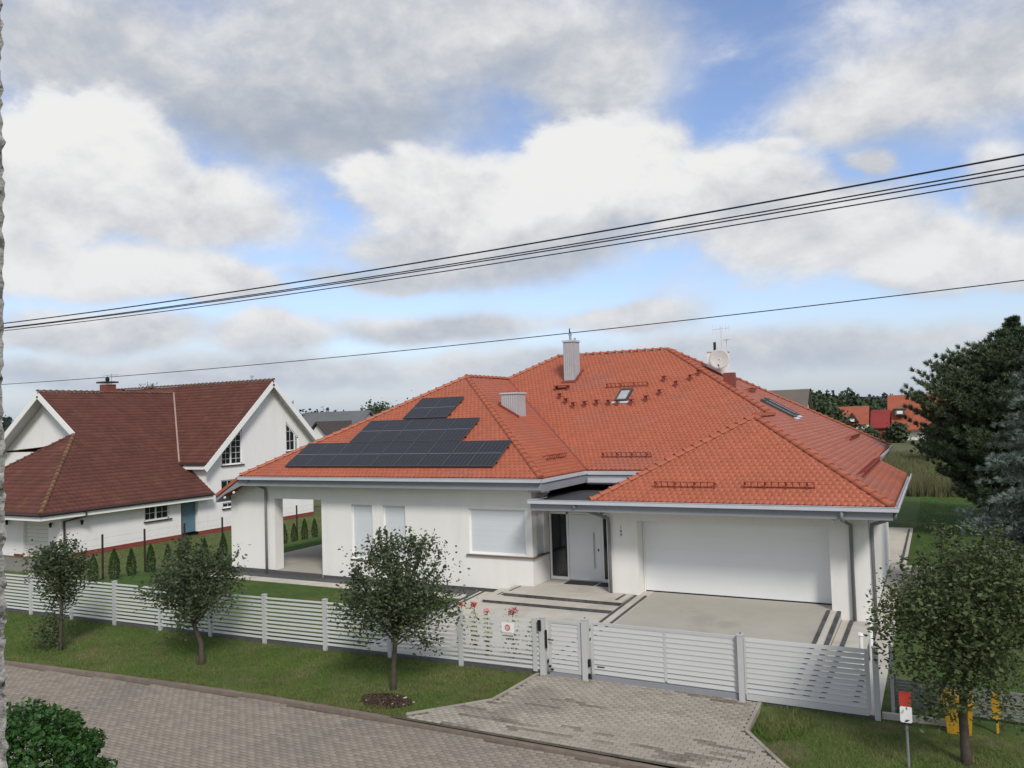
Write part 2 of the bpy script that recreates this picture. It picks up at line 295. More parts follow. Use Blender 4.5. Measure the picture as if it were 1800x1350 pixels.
# ------------------------------------------------------------------ ground
KX = [-60,-40,-30,-22.2,-19.1,-16.3,-13.7,-10.8,-8.6,-5.0,0,10,40]; KY = [9.5,11.2,12.05,12.72,13.02,13.25,13.41,13.45,13.48,13.4,13.25,13.0,12.5]
FX = [-60,-26.8,-16.45,-10.4,-8.25,40]; FY = [15.2,16.1,16.42,16.74,16.83,16.86]
yk = lambda x: np.interp(x, KX, KY); yf = lambda x: np.interp(x, FX, FY)
RZ = -0.10
def gz(x, y):
    x = np.asarray(x, float); y = np.asarray(y, float)
    s = np.clip((y-yk(x)-0.14)/(yf(x)-yk(x)), 0, 1); z = -0.015+0.095*s+0.02*np.sin(x*0.9)*np.sin(np.pi*s)
    z = np.where((x > -9.6) & (x < -2.8) & (y < 16.7) & (y > 13), z-0.12, z); z = np.where(y < yk(x)+0.10, -0.30, z); z = np.where(y < 8.6, -0.08, z)
    drop = sstep(-27.5, -40, x)*sstep(17, 26, y)*(1-sstep(90, 140, y)); z = z-0.96*drop
    dl = sstep(-26.2, -30.6, x)*sstep(15, 20, y)*(1-sstep(-30.6, -34, x)); z = z-0.14*dl
    return z
def axis(lo, hi, a, b, fine, n):
    m = np.arange(a, b+1e-6, fine); l = a-np.geomspace(fine, a-lo, n)[::-1]; r = b+np.geomspace(fine, hi-b, n); return np.concatenate([l, m, r])
gx = axis(-1600, 1600, -50, 8, 0.5, 22); gy = np.concatenate([[-300,-100,-30,-5,5,8,8.55,8.65], np.arange(9, 30, 0.25), np.arange(30, 60, 1.0), np.geomspace(60, 2200, 30)])
GX, GY = np.meshgrid(gx, gy, indexing='ij'); GZ = gz(GX, GY)
V = np.stack([GX, GY, GZ], -1).reshape(-1, 3); ny = len(gy); idx = np.arange(len(gx)*ny).reshape(len(gx), ny)
F = np.stack([idx[:-1, :-1], idx[1:, :-1], idx[1:, 1:], idx[:-1, 1:]], -1).reshape(-1, 4)
cy_ = V[F].mean(1); mi = np.zeros(len(F), int)
mi[(cy_[:, 1] < yf(cy_[:, 0])) & (cy_[:, 1] > yk(cy_[:, 0]))] = 1
mi[(cy_[:, 1] > 60) | ((cy_[:, 0] < -31) & (cy_[:, 1] > 50))] = 2
mi[(cy_[:, 0] < -31) & (cy_[:, 1] > 17) & (cy_[:, 1] <= 50)] = 1
g = obj_np('ground', V, F, [GRND, VERGE, DRY], mi=mi); g['kind'] = 'structure'

def strip(name, xs, y0f, y1f, z, m, n=1):
    vs, fs = [], []
    for x in xs:
        for j in range(n+1):
            t = j/n; y = y0f(x)*(1-t)+y1f(x)*t; vs.append((x, y, z if not callable(z) else z(x, y)))
    for i in range(len(xs)-1):
        for j in range(n): a = i*(n+1)+j; fs.append((a, a+n+1, a+n+2, a+1))
    o = obj_np(name, vs, fs, m); o['kind'] = 'structure'; return o
road = strip('road', np.linspace(-60, 40, 101), lambda x: 8.6+0*x, lambda x: yk(x), RZ-0.012, JOINT, 4)
def vz(x, y): return -0.015+0.095*float(np.clip((y-yk(x)-0.14)/(yf(x)-yk(x)), 0, 1))+0.02*math.sin(x*0.9)*math.sin(math.pi*float(np.clip((y-yk(x)-0.14)/(yf(x)-yk(x)), 0, 1)))
_dv, _df = [], []
for i in range(15):
    y = 13.52+(16.95-13.52)*i/14; l = np.interp(y, [13.5,13.66,15.1,16.95], [-10.2,-9.9,-8.64,-8.4]); r = np.interp(y, [13.5,14.2,15.4,16.95], [-1.95,-2.54,-3.42,-3.44])
    for j in range(13): x = float(l+(r-l)*j/12); _dv.append((x, y, vz(x, y)+0.006))
for i in range(14):
    for j in range(12): a = i*13+j; _df.append((a, a+1, a+14, a+13))
pad = obj_np('driveway', _dv, _df, JOINT); pad['kind'] = 'structure'
dz = vz

def paving(parent, inside, zf, xr, yr, lx, ly, m, name, dark=None, nmax=300, base=None, h=0.05, skew=0.0, jit=0.002, angle=0.0):
    """running-bond pavers; the nearest nmax as objects, the rest one mesh"""
    P = []
    ca, sa = math.cos(angle), math.sin(angle)
    ny_ = int((yr[1]-yr[0])/ly)
    for j in range(ny_):
        y = yr[0]+(j+0.5)*ly; off = (j % 2)*lx/2
        for i in range(int((xr[1]-xr[0])/lx)+1):
            x = xr[0]+i*lx+off; X = x*ca-y*sa; Yy = x*sa+y*ca
            if inside(X, Yy): P.append((X, Yy))
    P.sort(key=lambda p: p[0]**2+p[1]**2)
    gap = 0.006; hx, hy = lx/2-gap, ly/2-gap; b = 0.006
    loc = [(-hx,-hy,-h),(hx,-hy,-h),(hx,hy,-h),(-hx,hy,-h),(-hx,-hy,-b),(hx,-hy,-b),(hx,hy,-b),(-hx,hy,-b),(-hx+b,-hy+b,0),(hx-b,-hy+b,0),(hx-b,hy-b,0),(-hx+b,hy-b,0)]
    loc = [(a*ca-c*sa, a*sa+c*ca, d) for a, c, d in loc]
    fs = [(8,9,10,11)]+[(4+k,4+(k+1) % 4,8+(k+1) % 4,8+k) for k in range(4)]+[(k,(k+1) % 4,4+(k+1) % 4,4+k) for k in range(4)]
    me = bpy.data.meshes.new(name); me.from_pydata(loc, [], fs); me.materials.append(m)
    me2 = bpy.data.meshes.new(name); me2.from_pydata(loc, [], fs); me2.materials.append(dark or m)
    near, far = P[:nmax], P[nmax:]
    org = ORG.get(parent.name, Vector((0,0,0)))
    isd = lambda x, y: dark is not None and dark_fn(x, y)
    for x, y in near:
        o = bpy.data.objects.new(name, me2 if isd(x, y) else me); COL.objects.link(o); o.parent = parent
        o.location = Vector((x, y, float(zf(x, y))+random.uniform(-jit, jit)))-org; o.rotation_euler = (random.uniform(-.006,.006), random.uniform(-.006,.006), random.uniform(-.008,.008))
    if far:
        L = np.array(loc); A = np.array(far); Zs = np.array([float(zf(x, y)) for x, y in far])+rng.uniform(-jit, jit, len(far))
        V = (L[None]+np.concatenate([A, Zs[:, None]], 1)[:, None, :]); V[:, 4:, 2] += rng.uniform(-0.002, 0.002, (len(far), 8))
        Fq = np.array(fs); Fa = (Fq[None]+np.arange(len(far))[:, None, None]*12).reshape(-1, 4)
        mi = np.repeat([1 if isd(x, y) else 0 for x, y in far], len(fs))
        o = obj_np(name+'_field', V.reshape(-1, 3), Fa, [m, dark or m], parent=parent, mi=mi); o['kind'] = 'stuff'
_dk = [(-7.9,13.95,.5),(-7.1,14.2,.45),(-6.6,13.9,.5),(-8.6,14.5,.4),(-6.2,14.35,.35),(-4.3,13.9,.4),(-3.9,14.1,.3),(-7.2,15.6,.3),(-8.1,15.2,.35),(-3.6,14.6,.25),(-5.3,16.75,.5),(-4.2,16.8,.5)]
def dark_fn(x, y):
    j = int((y-13.5)/0.1)
    for a, jj, L in STREAKS:
        if jj == j and abs(x-a) < L: return True
    return False
_sr = random.Random(3); STREAKS = []
for a, b, r in _dk:
    for k in range(4): STREAKS.append((a+_sr.gauss(0,r*0.9), int((b-13.5+_sr.gauss(0,r*0.5))/0.1), _sr.choice((0.12,0.2,0.3,0.42))))
def in_drive(x, y):
    if not 13.56 < y < 16.93: return False
    l = np.interp(y, [13.5,13.66,15.1,16.95], [-10.2,-9.9,-8.64,-8.4]); r = np.interp(y, [13.5,14.2,15.4,16.95], [-1.95,-2.54,-3.42,-3.44]); return l+0.05 < x < r-0.05
paving(pad, in_drive, lambda x, y: dz(x, y)+0.028, (-11, 0), (13.5, 17), 0.2, 0.1, DRIVEP, 'paver', dark=DRIVED)
def in_road(x, y): return y < yk(x)-0.05 and 8.6 < y and -27 < x < -0.5 and not (x < -16 and y < 9.2)
paving(road, in_road, lambda x, y: RZ+0.012, (-31, 4), (7, 17), 0.2, 0.1, ROADP, 'paver', angle=0.03)
# kerb stones, each one its own piece of the kerb
kerb = bpy.data.objects.new('kerb', None); COL.objects.link(kerb); kerb['kind'] = 'structure'
x = -27.0
while x < 1.5:
    y0, y1 = float(yk(x))+0.06, float(yk(x+0.99))+0.06; low = 0.012 if -10.6 < x < -1.8 else 0.0
    m_ = MB().bar((x+0.004, y0, -0.125-low), (x+0.986, y1, -0.125-low), 0.14, 0.20); obj('kerb_stone', m_, KERB, kerb); x += 0.99

for P_ in ([(-8.4,16.9),(-8.64,15.1),(-9.9,13.72)], [(-3.44,16.9),(-3.42,15.4),(-2.54,14.2),(-1.95,13.6)]):
    for (xa, ya), (xb, yb_) in zip(P_[:-1], P_[1:]):
        n_ = max(1, round(math.hypot(xb-xa, yb_-ya)/0.6))
        for k in range(n_):
            p = [(xa+(xb-xa)*t, ya+(yb_-ya)*t) for t in ((k+0.008)/n_, (k+0.992)/n_)]
            obj('edging_stone', MB().bar((p[0][0],p[0][1],vz(*p[0])-0.02),(p[1][0],p[1][1],vz(*p[1])-0.02),0.07,0.12), DRIVEP, pad)
# slabs inside the fence -------------------------------------------------
def slope_pad(name, x0, x1, y0, z0, y1, z1, m, th=0.25): return struct(name, MB().poly([(x0,y0,z0),(x1,y0,z0),(x1,y1,z1),(x0,y1,z1)], th), m)
slope_pad('garage_apron', -8.12, -2.98, 17.0, 0.115, 24.75, 0.385, CONCB)
def dark_line(x, ya, za, yb, zb, w=0.07):
    n = int((yb-ya)/0.5)
    for k in range(n):
        a, b = ya+(yb-ya)*k/n+0.012, ya+(yb-ya)*(k+1)/n-0.012; fa, fb = (a-ya)/(yb-ya), (b-ya)/(yb-ya)
        obj('border_stone', MB().bar((x, a, za+(zb-za)*fa-0.03), (x, b, za+(zb-za)*fb-0.03), w, 0.08), STEPE, apron_border)
apron_border = bpy.data.objects.new('paved_border', None); COL.objects.link(apron_border); apron_border['kind'] = 'structure'
slope_pad('border_slab', -8.60, -8.12, 17.0, 0.115, 24.1, 0.372, CONC)
slope_pad('border_slab', -8.60, -8.13, 24.103, 0.372, 24.76, 0.39, CONC)
for xx in (-8.20, -8.52): dark_line(xx, 17.05, 0.13, 24.0, 0.385)
slope_pad('border_slab', -2.98, -2.62, 17.0, 0.115, 24.75, 0.385, CONC)
dark_line(-2.93, 17.05, 0.13, 24.0, 0.385, 0.09); dark_line(-2.66, 17.05, 0.125, 24.0, 0.38, 0.09)
slope_pad('side_path', -2.60, -1.7, 17.0, 0.10, 24.08, 0.13, CONC); slope_pad('side_path', -1.8, -1.25, 17.0, 0.095, 31.2, 0.13, CONC)
dark_line(-2.35, 17.3, 0.115, 24.0, 0.15, 0.10); dark_line(-1.72, 17.3, 0.115, 23.9, 0.15, 0.10)
struct('side_patio', MB().poly([(-1.80,29.0,0.135),(-0.45,29.0,0.135),(-0.45,33.0,0.135),(-1.80,33.0,0.135)], 0.1), CONC)
struct('side_patio', MB().poly([(-2.6,33.3,0.135),(-1.30,33.3,0.135),(-1.30,43.0,0.135),(-2.6,43.0,0.135)], 0.1), CONC)
dark_line(-0.52, 29.2, 0.15, 32.8, 0.15, 0.08); dark_line(-1.45, 33.5, 0.15, 42.5, 0.15, 0.08)
struct('entrance_path', MB().poly([(-13.55,17.0,0.10),(-8.62,17.0,0.10),(-8.62,24.0,0.108),(-14.1,24.0,0.108)], 0.1), CONC)
for k in range(10):
    a, b = 17.4+k*0.66, 17.4+(k+1)*0.66-0.03; q = lambda y: -13.62-(y-17)*0.075
    obj('border_stone', MB().bar((q(a), a, 0.09), (q(b), b, 0.09), 0.07, 0.08), STEPE, apron_border)
    obj('border_stone', MB().bar((q(a)+0.22, a, 0.09), (q(b)+0.22, b, 0.09), 0.06, 0.08), STEPE, apron_border)
struct('gravel_bed', MB().poly([(-26.3,23.42,0.095),(-14.1,23.42,0.095),(-14.1,24.09,0.095),(-26.3,24.09,0.095)], 0.1), PLINTH)
struct('paved_edge', MB().poly([(-26.4,22.82,0.10),(-14.1,22.82,0.10),(-14.1,23.41,0.102),(-26.4,23.41,0.102)], 0.12), CONC)
struct('terrace', MB().poly([(-26.2,24.1,0.25),(-21.1,24.1,0.25),(-21.1,31.5,0.25),(-26.2,31.5,0.25)], 0.4), CONCB)
struct('terrace_edge', MB().box(-26.3,-21.12,24.02,24.095,-0.1,0.235), PLINTH)
# porch steps
steps = thing('porch_steps', 'pale concrete porch landing and wide step with dark stone risers before the entrance door', 'steps', (-10.8,23,0.1))
obj('landing', MB().poly([(-12.7,23.10,0.39),(-8.62,23.04,0.39),(-8.62,24.08,0.39),(-9.47,24.08,0.39),(-9.47,25.38,0.39),(-12.07,25.38,0.39),(-12.07,24.08,0.39),(-12.75,24.08,0.39)], 0.05), CONC, steps)
obj('tread', MB().poly([(-13.2,22.55,0.24),(-8.64,22.6,0.24),(-8.64,23.07,0.24),(-12.72,23.12,0.24),(-12.8,24.07,0.24),(-13.35,24.07,0.24)], 0.04), CONC, steps)
for k in range(7):
    a, b = -12.70+k*0.583, -12.70+(k+1)*0.583-0.012; obj('riser_stone', MB().box(a, b, 23.10-0.008*k*0.9, 23.24, 0.245, 0.342), STEPE, steps)
    a, b = -13.18+k*0.648, -13.18+(k+1)*0.648-0.012; obj('riser_stone', MB().box(a, b, 22.585, 22.75, 0.09, 0.20), STEPE, steps)
for k, xx in enumerate((-13.0, -12.55, -12.86)): obj('inlay_strip', MB().box(xx, xx+0.06, 23.2, 24.0, 0.235 if xx < -12.75 else 0.385, 0.247 if xx < -12.75 else 0.397), STEPE, steps)
for xx in (-8.9,): obj('inlay_strip', MB().box(xx, xx+0.09, 23.15, 23.95, 0.385, 0.396), STEPE, steps)

# ------------------------------------------------------------------ roof machinery
class Plane:
    def __init__(s, O, u, pitch_dir, t):
        s.O = Vector(O); s.u = Vector(u).normalized(); p = Vector(pitch_dir).normalized(); s.s = Vector((p.x, p.y, t)).normalized()
        s.n = s.u.cross(s.s).normalized()
        if s.n.z < 0: s.n = -s.n
        s.c = 1/math.sqrt(1+t*t)
    def at(s, a, v, h=0.0): return s.O+s.u*a+s.s*v+s.n*h
PROF = [(0.0,0.010,0.016),(0.10,0.021,0.004),(0.22,0.010,0.0),(0.5,0.007,-0.006),(0.8,0.009,0.004),(1.0,0.012,0.018)]
PROFW = [(0.0,0.012,0.0),(0.16,0.045,0.0),(0.34,0.012,0.0),(0.66,0.010,0.0),(0.83,0.020,0.0),(1.0,0.012,0.0)]
def tile_geo(tw, ex, prof, lift):
    V = []; n = len(prof)
    for row in range(3):
        for a, h, dv in prof:
            if row == 0: V.append((a*tw, dv-0.002, -0.004))
            elif row == 1: V.append((a*tw, dv, h+lift))
            else: V.append((a*tw, ex+0.02, h))
    F = [(i, i+1, n+i+1, n+i) for i in range(n-1)]+[(n+i, n+i+1, 2*n+i+1, 2*n+i) for i in range(n-1)]
    return np.array(V, float), F
PROFB = [(0.0,0.010,0.036),(0.2,0.0125,0.009),(0.5,0.013,0.0),(0.8,0.0125,0.009),(1.0,0.010,0.036)]
class Tiler:
    def __init__(s, tw=0.18, ex=0.188, prof=PROFB, lift=0.016, name='roof_tile'):
        s.tw, s.ex, s.name = tw, ex, name; s.V, s.F = tile_geo(tw, ex, prof, lift); s.T = []
    def lay(s, pl, sl, vmax, flip=False, bond=True):
        r = 0; v = 0.0
        while v < vmax-0.05:
            L = [sl(min(v, vmax-1e-4)), sl(min(v+s.ex*0.5, vmax-1e-4)), sl(min(v+s.ex, vmax-1e-4))]
            lo = min(a for a, b in L); hi = max(b for a, b in L)
            off = (s.tw/2 if (r % 2 and bond) else 0)-s.tw; a = math.floor(lo/s.tw)*s.tw+off
            while a < hi:
                P = s.V.copy(); P[:, 0] += a; P[:, 1] += v; cut = False
                for q in P:
                    u0, u1 = sl(max(0, min(q[1], vmax-1e-4)))
                    if q[0] < u0: q[0] = u0; cut = True
                    elif q[0] > u1: q[0] = u1; cut = True
                P[:, 1] = np.minimum(P[:, 1], vmax)
                if P[:, 0].max()-P[:, 0].min() > 0.02:
                    c = pl.at(P[:, 0].mean(), v+s.ex/2); s.T.append(((c-CAM).length, pl, a, v, P, cut or v+s.ex+0.02 > vmax))
                a += s.tw
            v += s.ex; r += 1
    def build(s, parent, m, nmax=300, stuff='tile_field'):
        s.T.sort(key=lambda t: t[0]); near, far = s.T[:nmax], s.T[nmax:]; org = ORG[root_of(parent).name]
        me = bpy.data.meshes.new(s.name); me.from_pydata([tuple(q) for q in s.V], [], s.F); me.materials.append(m); me.shade_smooth()
        for _, pl, a, v, P, cut in near:
            mt = Matrix(((pl.u.x, pl.s.x, pl.n.x, 0),(pl.u.y, pl.s.y, pl.n.y, 0),(pl.u.z, pl.s.z, pl.n.z, 0),(0,0,0,1)))
            if cut:
                mm = bpy.data.meshes.new(s.name); mm.from_pydata([(q[0]-a, q[1]-v, q[2]) for q in P], [], s.F); mm.materials.append(m); mm.shade_smooth()
            else: mm = me
            o = bpy.data.objects.new(s.name, mm); COL.objects.link(o); o.parent = parent
            o.matrix_local = Matrix.Translation(pl.at(a, v, random.uniform(-.002,.003))-org) @ mt
        if far:
            VV = []; n = len(s.V)
            for _, pl, a, v, P, cut in far:
                O = np.array(pl.O); B = np.array([pl.u, pl.s, pl.n]); Q = P.copy(); Q[:, 2] += rng.uniform(-.003,.003); VV.append(O+Q@B)
            Fq = np.array(s.F); Fa = (Fq[None]+np.arange(len(far))[:, None, None]*n).reshape(-1, 4)
            obj_np(stuff, np.concatenate(VV), Fa, m, parent=parent, kind='stuff')
def ridge_run(parent, p, q, m, name='ridge_tile', r=0.11, step=0.36, h=0.0):
    p, q = Vector(p), Vector(q); d = (q-p); n = max(1, round(d.length/step)); st = d.length/n; d.normalize()
    a = d.cross(Vector((0,0,1))).normalized(); b = a.cross(d).normalized()
    org = ORG[root_of(parent).name]
    vs = []; K = 7
    for j, (x, rr, lift) in enumerate(((-0.03, r*1.08, 0.018), (st*0.12, r*1.08, 0.014), (st*0.14, r*0.97, 0.0), (st+0.01, r*0.9, -0.008))):
        for k in range(K):
            t = math.pi*k/(K-1)*1.0; vs.append((x, -math.cos(t)*rr, math.sin(t)*rr*0.85-0.035+lift))
    fs = [(j*K+k, j*K+k+1, (j+1)*K+k+1, (j+1)*K+k) for j in range(3) for k in range(K-1)]
    fs.append(tuple(range(K))[::-1])
    me = bpy.data.meshes.new(name); me.from_pydata(vs, [], fs); me.materials.append(m)
    for i in range(n):
        o = bpy.data.objects.new(name, me); COL.objects.link(o); o.parent = parent
        c = p+d*(st*i)+Vector((0,0,h)); R = Matrix(((d.x,a.x,b.x,0),(d.y,a.y,b.y,0),(d.z,a.z,b.z,0),(0,0,0,1)))
        o.matrix_local = Matrix.Translation(c-org) @ R
def lerp(v, P):  # piecewise linear
    return float(np.interp(v, [p[0] for p in P], [p[1] for p in P]))

# ------------------------------------------------------------------ MAIN HOUSE
T = 0.5713; SEC = math.sqrt(1+T*T)
ZE, ZG = 4.01, 3.40
XA, XB, YW, YM, YE, XC, XD = -24.59, -11.354, 23.39, 27.16, 22.78, -9.41, -1.144
H = thing('house', 'wide single storey cream house with a large orange tiled hip roof and white garage door', 'house', (-12, 24, 0))
wall = MB()
# front wall of the left wing (window holes left open), y 24.10-24.45
def wall_y(mb, y0, y1, x0, x1, z0, z1, holes):
    xs = sorted(holes); cur = x0
    for a, b, c, d in xs:
        mb.box(cur, a, y0, y1, z0, z1); mb.box(a, b, y0, y1, z0, c) if c > z0 else None; mb.box(a, b, y0, y1, d, z1) if d < z1 else None; cur = b
    mb.box(cur, x1, y0, y1, z0, z1)
wall_y(wall, 24.10, 24.45, -21.1, -12.09, 0.2, 3.72, [(-19.66,-18.68,0.9,2.92),(-18.2,-17.2,0.9,2.92),(-14.53,-12.30,1.36,2.90)])
wall.box(-25.9,-23.5,24.10,24.55,0.2,3.72)                          # pier of the terrace
wall.box(-23.5,-21.1,24.10,24.45,3.06,3.72)                        # beam
wall.box(-21.1,-20.8,24.45,31.0,0.2,3.72); wall.box(-25.9,-20.8,31.0,31.3,3.06,3.3); wall.box(-25.9,-25.4,32.6,33.1,0.2,3.3)
# return wall of the wing with the bay window side
wall.box(-12.39,-12.09,24.453,25.4,0.2,1.30); wall.box(-12.39,-12.09,24.45,25.4,2.90,3.72); wall.box(-12.39,-12.09,25.02,25.4,1.30,2.90)
wall.box(-12.38,-9.45,25.47,25.8,0.2,3.15)
wall_y(wall, 24.10, 24.75, -9.45, -1.83, 0.10, 3.12, [(-8.45,-2.85,0.0,2.66)])
wall.box(-9.45,-9.15,24.753,25.46,0.1,3.12)
wall.box(-2.13,-1.83,24.753,33.2,0.1,3.12); wall.box(-2.9,-1.84,33.203,33.5,0.1,3.6); wall.box(-3.2,-2.9,33.503,43.2,0.1,3.7)
wall.box(-24.0,-2.91,43.203,43.5,0.1,3.6); wall.box(-24.3,-24.003,33.2,43.4,0.1,3.6); wall.box(-24.2,-20.81,33.0,33.3,0.1,3.3)
wall.box(-20.79,-12.4,26.0,26.3,0.3,3.0)
obj('wall', wall, WALL, H)
obj('plinth', MB().box(-21.08,-12.11,24.115,24.4,0.0,0.2).box(-25.88,-23.52,24.115,24.5,0.0,0.2), PLINTH, H)
obj('plinth', MB().box(-2.83,-1.85,24.115,24.6,0.0,0.1).box(-2.1,-1.85,24.6,33.1,0.0,0.1), STEPE, H)
obj('soffit', MB().box(XA+0.02,XB-0.02,YW+0.03,24.098,3.64,3.67), SOFF, H)
obj('ceiling', MB().box(-25.88,-21.12,24.46,31.0,3.08,3.11), SOFF, H)
obj('soffit', MB().box(XC,XD-0.02,YE+0.03,24.098,3.08,3.11).box(-1.82,XD-0.02,24.1,33.8,3.08,3.11), SOFF, H)
# roof base sheets
roof = obj('roof', MB(), None, H)
base = MB()
def sheet(pts, dz=-0.02): base.poly([(a, b, c+dz) for a, b, c in pts], 0.10)
APW = (-17.972, 30.01, 7.79); VT = (-17.972, 33.78, 7.79); RL = (-16.13, 35.62, 8.843); RR = (-10.67, 35.62, 8.843)
APG = (-5.277, 26.913, 5.761); JG = (-5.277, 30.227, 5.761)
sheet([(XA,YW,ZE),(XB,YW,ZE),APW]); sheet([(XB,YW,ZE),(XB,YM,ZE),VT,APW])
sheet([(XB,YM,ZE),(-8.343,YM,ZE),JG,RR,RL,VT])
sheet([(XC,YE,ZG),(XD,YE,ZG),APG])
sheet([(XC,YE,ZG),APG,JG,(-8.343,YM,ZE),(XC,YM-0.01,ZG)])
RY1, X2, Y2 = 33.84, -2.212, 44.08
zr = lambda x: ZG+T*(XD-x)
sheet([(XD,YE,ZG),(XD,RY1,ZG),(X2,RY1,zr(X2)),(X2,Y2,zr(X2)),RR,JG,APG])
zl = lambda x: ZE+T*(x-XA); XL2 = -25.96
sheet([(XA,YW,ZE),APW,VT,RL,(XL2,45.45,zl(XL2)),(XL2,YW,zl(XL2))])
sheet([(X2,Y2,zr(X2)),(-24.59,Y2,ZE),RL,RR])
obj('roof_deck', base, TILEB, roof)
# tile planes
tl = Tiler()
P1 = Plane((XA,YW,ZE), (1,0,0), (0,1,0), T); W1 = (XB-XA)/2*SEC
tl.lay(P1, lambda v: (v/SEC, (XB-XA)-v/SEC), W1-0.03)
P2 = Plane((XB,YW,ZE), (0,1,0), (-1,0,0), T)
tl.lay(P2, lambda v: (v/SEC, (YM-YW)+v/SEC), W1-0.03)
P3 = Plane((XB,YM,ZE), (1,0,0), (0,1,0), T); D3 = 8.46*SEC
tl.lay(P3, lambda v: (lerp(v/SEC, [(0,0),(6.618,-6.618),(8.46,-4.78)]), lerp(v/SEC, [(0,3.011),(3.067,6.077),(8.46,0.684)])), D3-0.03)
P4 = Plane((XC,YE,ZG), (1,0,0), (0,1,0), T); W4 = (XD-XC)/2*SEC
tl.lay(P4, lambda v: (v/SEC, (XD-XC)-v/SEC), W4-0.03)
P6 = Plane((XD,YE,ZG), (0,1,0), (-1,0,0), T); D6 = (XD+10.67)*SEC
tl.lay(P6, lambda v: (lerp(v/SEC, [(0,0),(4.133,4.133),(4.134,7.447),(9.526,12.84)]), (RY1-YE) if v/SEC < 1.066 else lerp(v/SEC, [(1.066,Y2-YE),(9.526,12.84)])), D6-0.03)
P7 = Plane((XL2,YW,zl(XL2)), (0,1,0), (1,0,0), T)
tl.lay(P7, lambda v: (max(0.0, v/SEC-1.37) if v/SEC < 7.988 else 10.39+(v/SEC-7.988), 22.06-v/SEC), 9.8*SEC)
P5 = Plane((XC,YE,ZG), (0,1,0), (1,0,0), T)
tl.lay(P5, lambda v: (v/SEC, lerp(v/SEC, [(0,4.3),(1.06,4.38),(4.13,7.44)])), W4-0.03)
tl.build(roof, TILE)
up = lambda p, d=0.05: (p[0], p[1], p[2]+d)
for p, q in (((XA,YW,ZE),APW),((XB,YW,ZE),APW),(APW,VT),(VT,RL),(RL,RR),((XD,YE,ZG),APG),((XC,YE,ZG),APG),(APG,JG),(JG,RR),((X2,Y2,zr(X2)),RR),((XL2,45.45,zl(XL2)),RL)):
    ridge_run(roof, up(p), up(q), TILE)
for p, q in (((XB,YM,ZE),VT),((-8.343,YM,ZE),JG)): obj('valley_flashing', MB().bar(up(p,0.03), up(q,0.03), 0.10, 0.02), REDM, roof)
obj('verge_trim', MB().bar((XL2,YW-0.02,zl(XL2)-0.02), (XA,YW-0.02,ZE-0.02), 0.05, 0.12), TILE, roof)
# gutters and fascias
def gutter_x(x0, x1, y, z, nm='gutter'):
    obj(nm, MB().box(x0,x1,y-0.15,y-0.14,z-0.115,z+0.0).box(x0,x1,y-0.14,y-0.02,z-0.115,z-0.105).box(x0,x1,y-0.165,y-0.138,z-0.002,z+0.012).box(x0,x0+0.01,y-0.14,y-0.02,z-0.105,z).box(x1-0.01,x1,y-0.14,y-0.02,z-0.105,z), GUT, H)
def gutter_y(x, y0, y1, z, s=1):
    m_ = MB(); b = lambda a, c, z0, z1: m_.box(min(x+s*a, x+s*c), max(x+s*a, x+s*c), y0, y1, z0, z1)
    b(0.14, 0.15, z-0.115, z); b(0.02, 0.14, z-0.115, z-0.105); b(0.138, 0.165, z-0.002, z+0.012); obj('gutter', m_, GUT, H)
gutter_x(XA-0.02, XB+0.02, YW, ZE-0.02); obj('fascia', MB().box(XA,XB,YW,YW+0.03,3.62,ZE-0.05), GUTD, H)
gutter_x(-11.48, XD+0.14, YE, ZG-0.0); obj('fascia', MB().box(-11.46,XD,YE,YE+0.03,3.06,ZG-0.05), GUTD, H)
gutter_y(XD, YE-0.13, RY1, ZG); obj('fascia', MB().box(XD-0.03,XD-0.002,YE+0.032,RY1,3.06,ZG-0.05), GUTD, H)
gutter_y(X2, RY1+0.1, Y2, zr(X2)); obj('fascia', MB().box(X2-0.03,X2-0.002,RY1,Y2,zr(X2)-0.35,zr(X2)-0.05), GUTD, H)
obj('fascia', MB().box(XB-0.03,XB,YW+0.032,YM,3.56,ZE-0.02), GUTD, H); obj('flashing_strip', MB().box(XB+0.001,XB+0.05,YW+0.03,YM-0.05,3.86,3.98), GUT, H)
obj('fascia', MB().box(XB+0.002,-8.3,YM,YM+0.03,3.50,ZE-0.03), GUTD, H); obj('flashing_strip', MB().box(XB+0.06,-8.35,YM-0.05,YM-0.002,3.84,3.97).box(XB+0.06,-8.35,YM-0.06,YM-0.001,3.56,3.72), GUT, H)
obj('fascia', MB().prism([(XL2,YW-0.0,zl(XL2)-0.08),(XA,YW-0.0,ZE-0.08),(XA,YW,3.62),(XL2+0.5,YW,3.28),(XL2,YW,2.98)], (0,0.03,0)), GUTD, H)
obj('fascia', MB().box(XL2-0.03,XL2,YW,45.4,zl(XL2)-0.30,zl(XL2)-0.06), GUTD, H)
# flat canopy over the entrance
obj('canopy_roof', MB().box(-11.47,-9.0,YE+0.035,YM-0.002,3.13,3.28), MEMB, H)
obj('canopy_roof', MB().box(-12.06,-11.48,24.45,YM-0.01,3.22,3.27), MEMB, H)
obj('canopy_flashing', MB().prism([(-11.62,22.62,3.33),(-11.48,22.9,3.33),(-11.48,24.1,3.33),(-11.9,24.1,3.33)], (0,0,0.02)), GUTD, H)
obj('flashing_strip', MB().box(-12.12,-11.40,YW+0.55,24.09,3.50,3.57), SOFF, H)
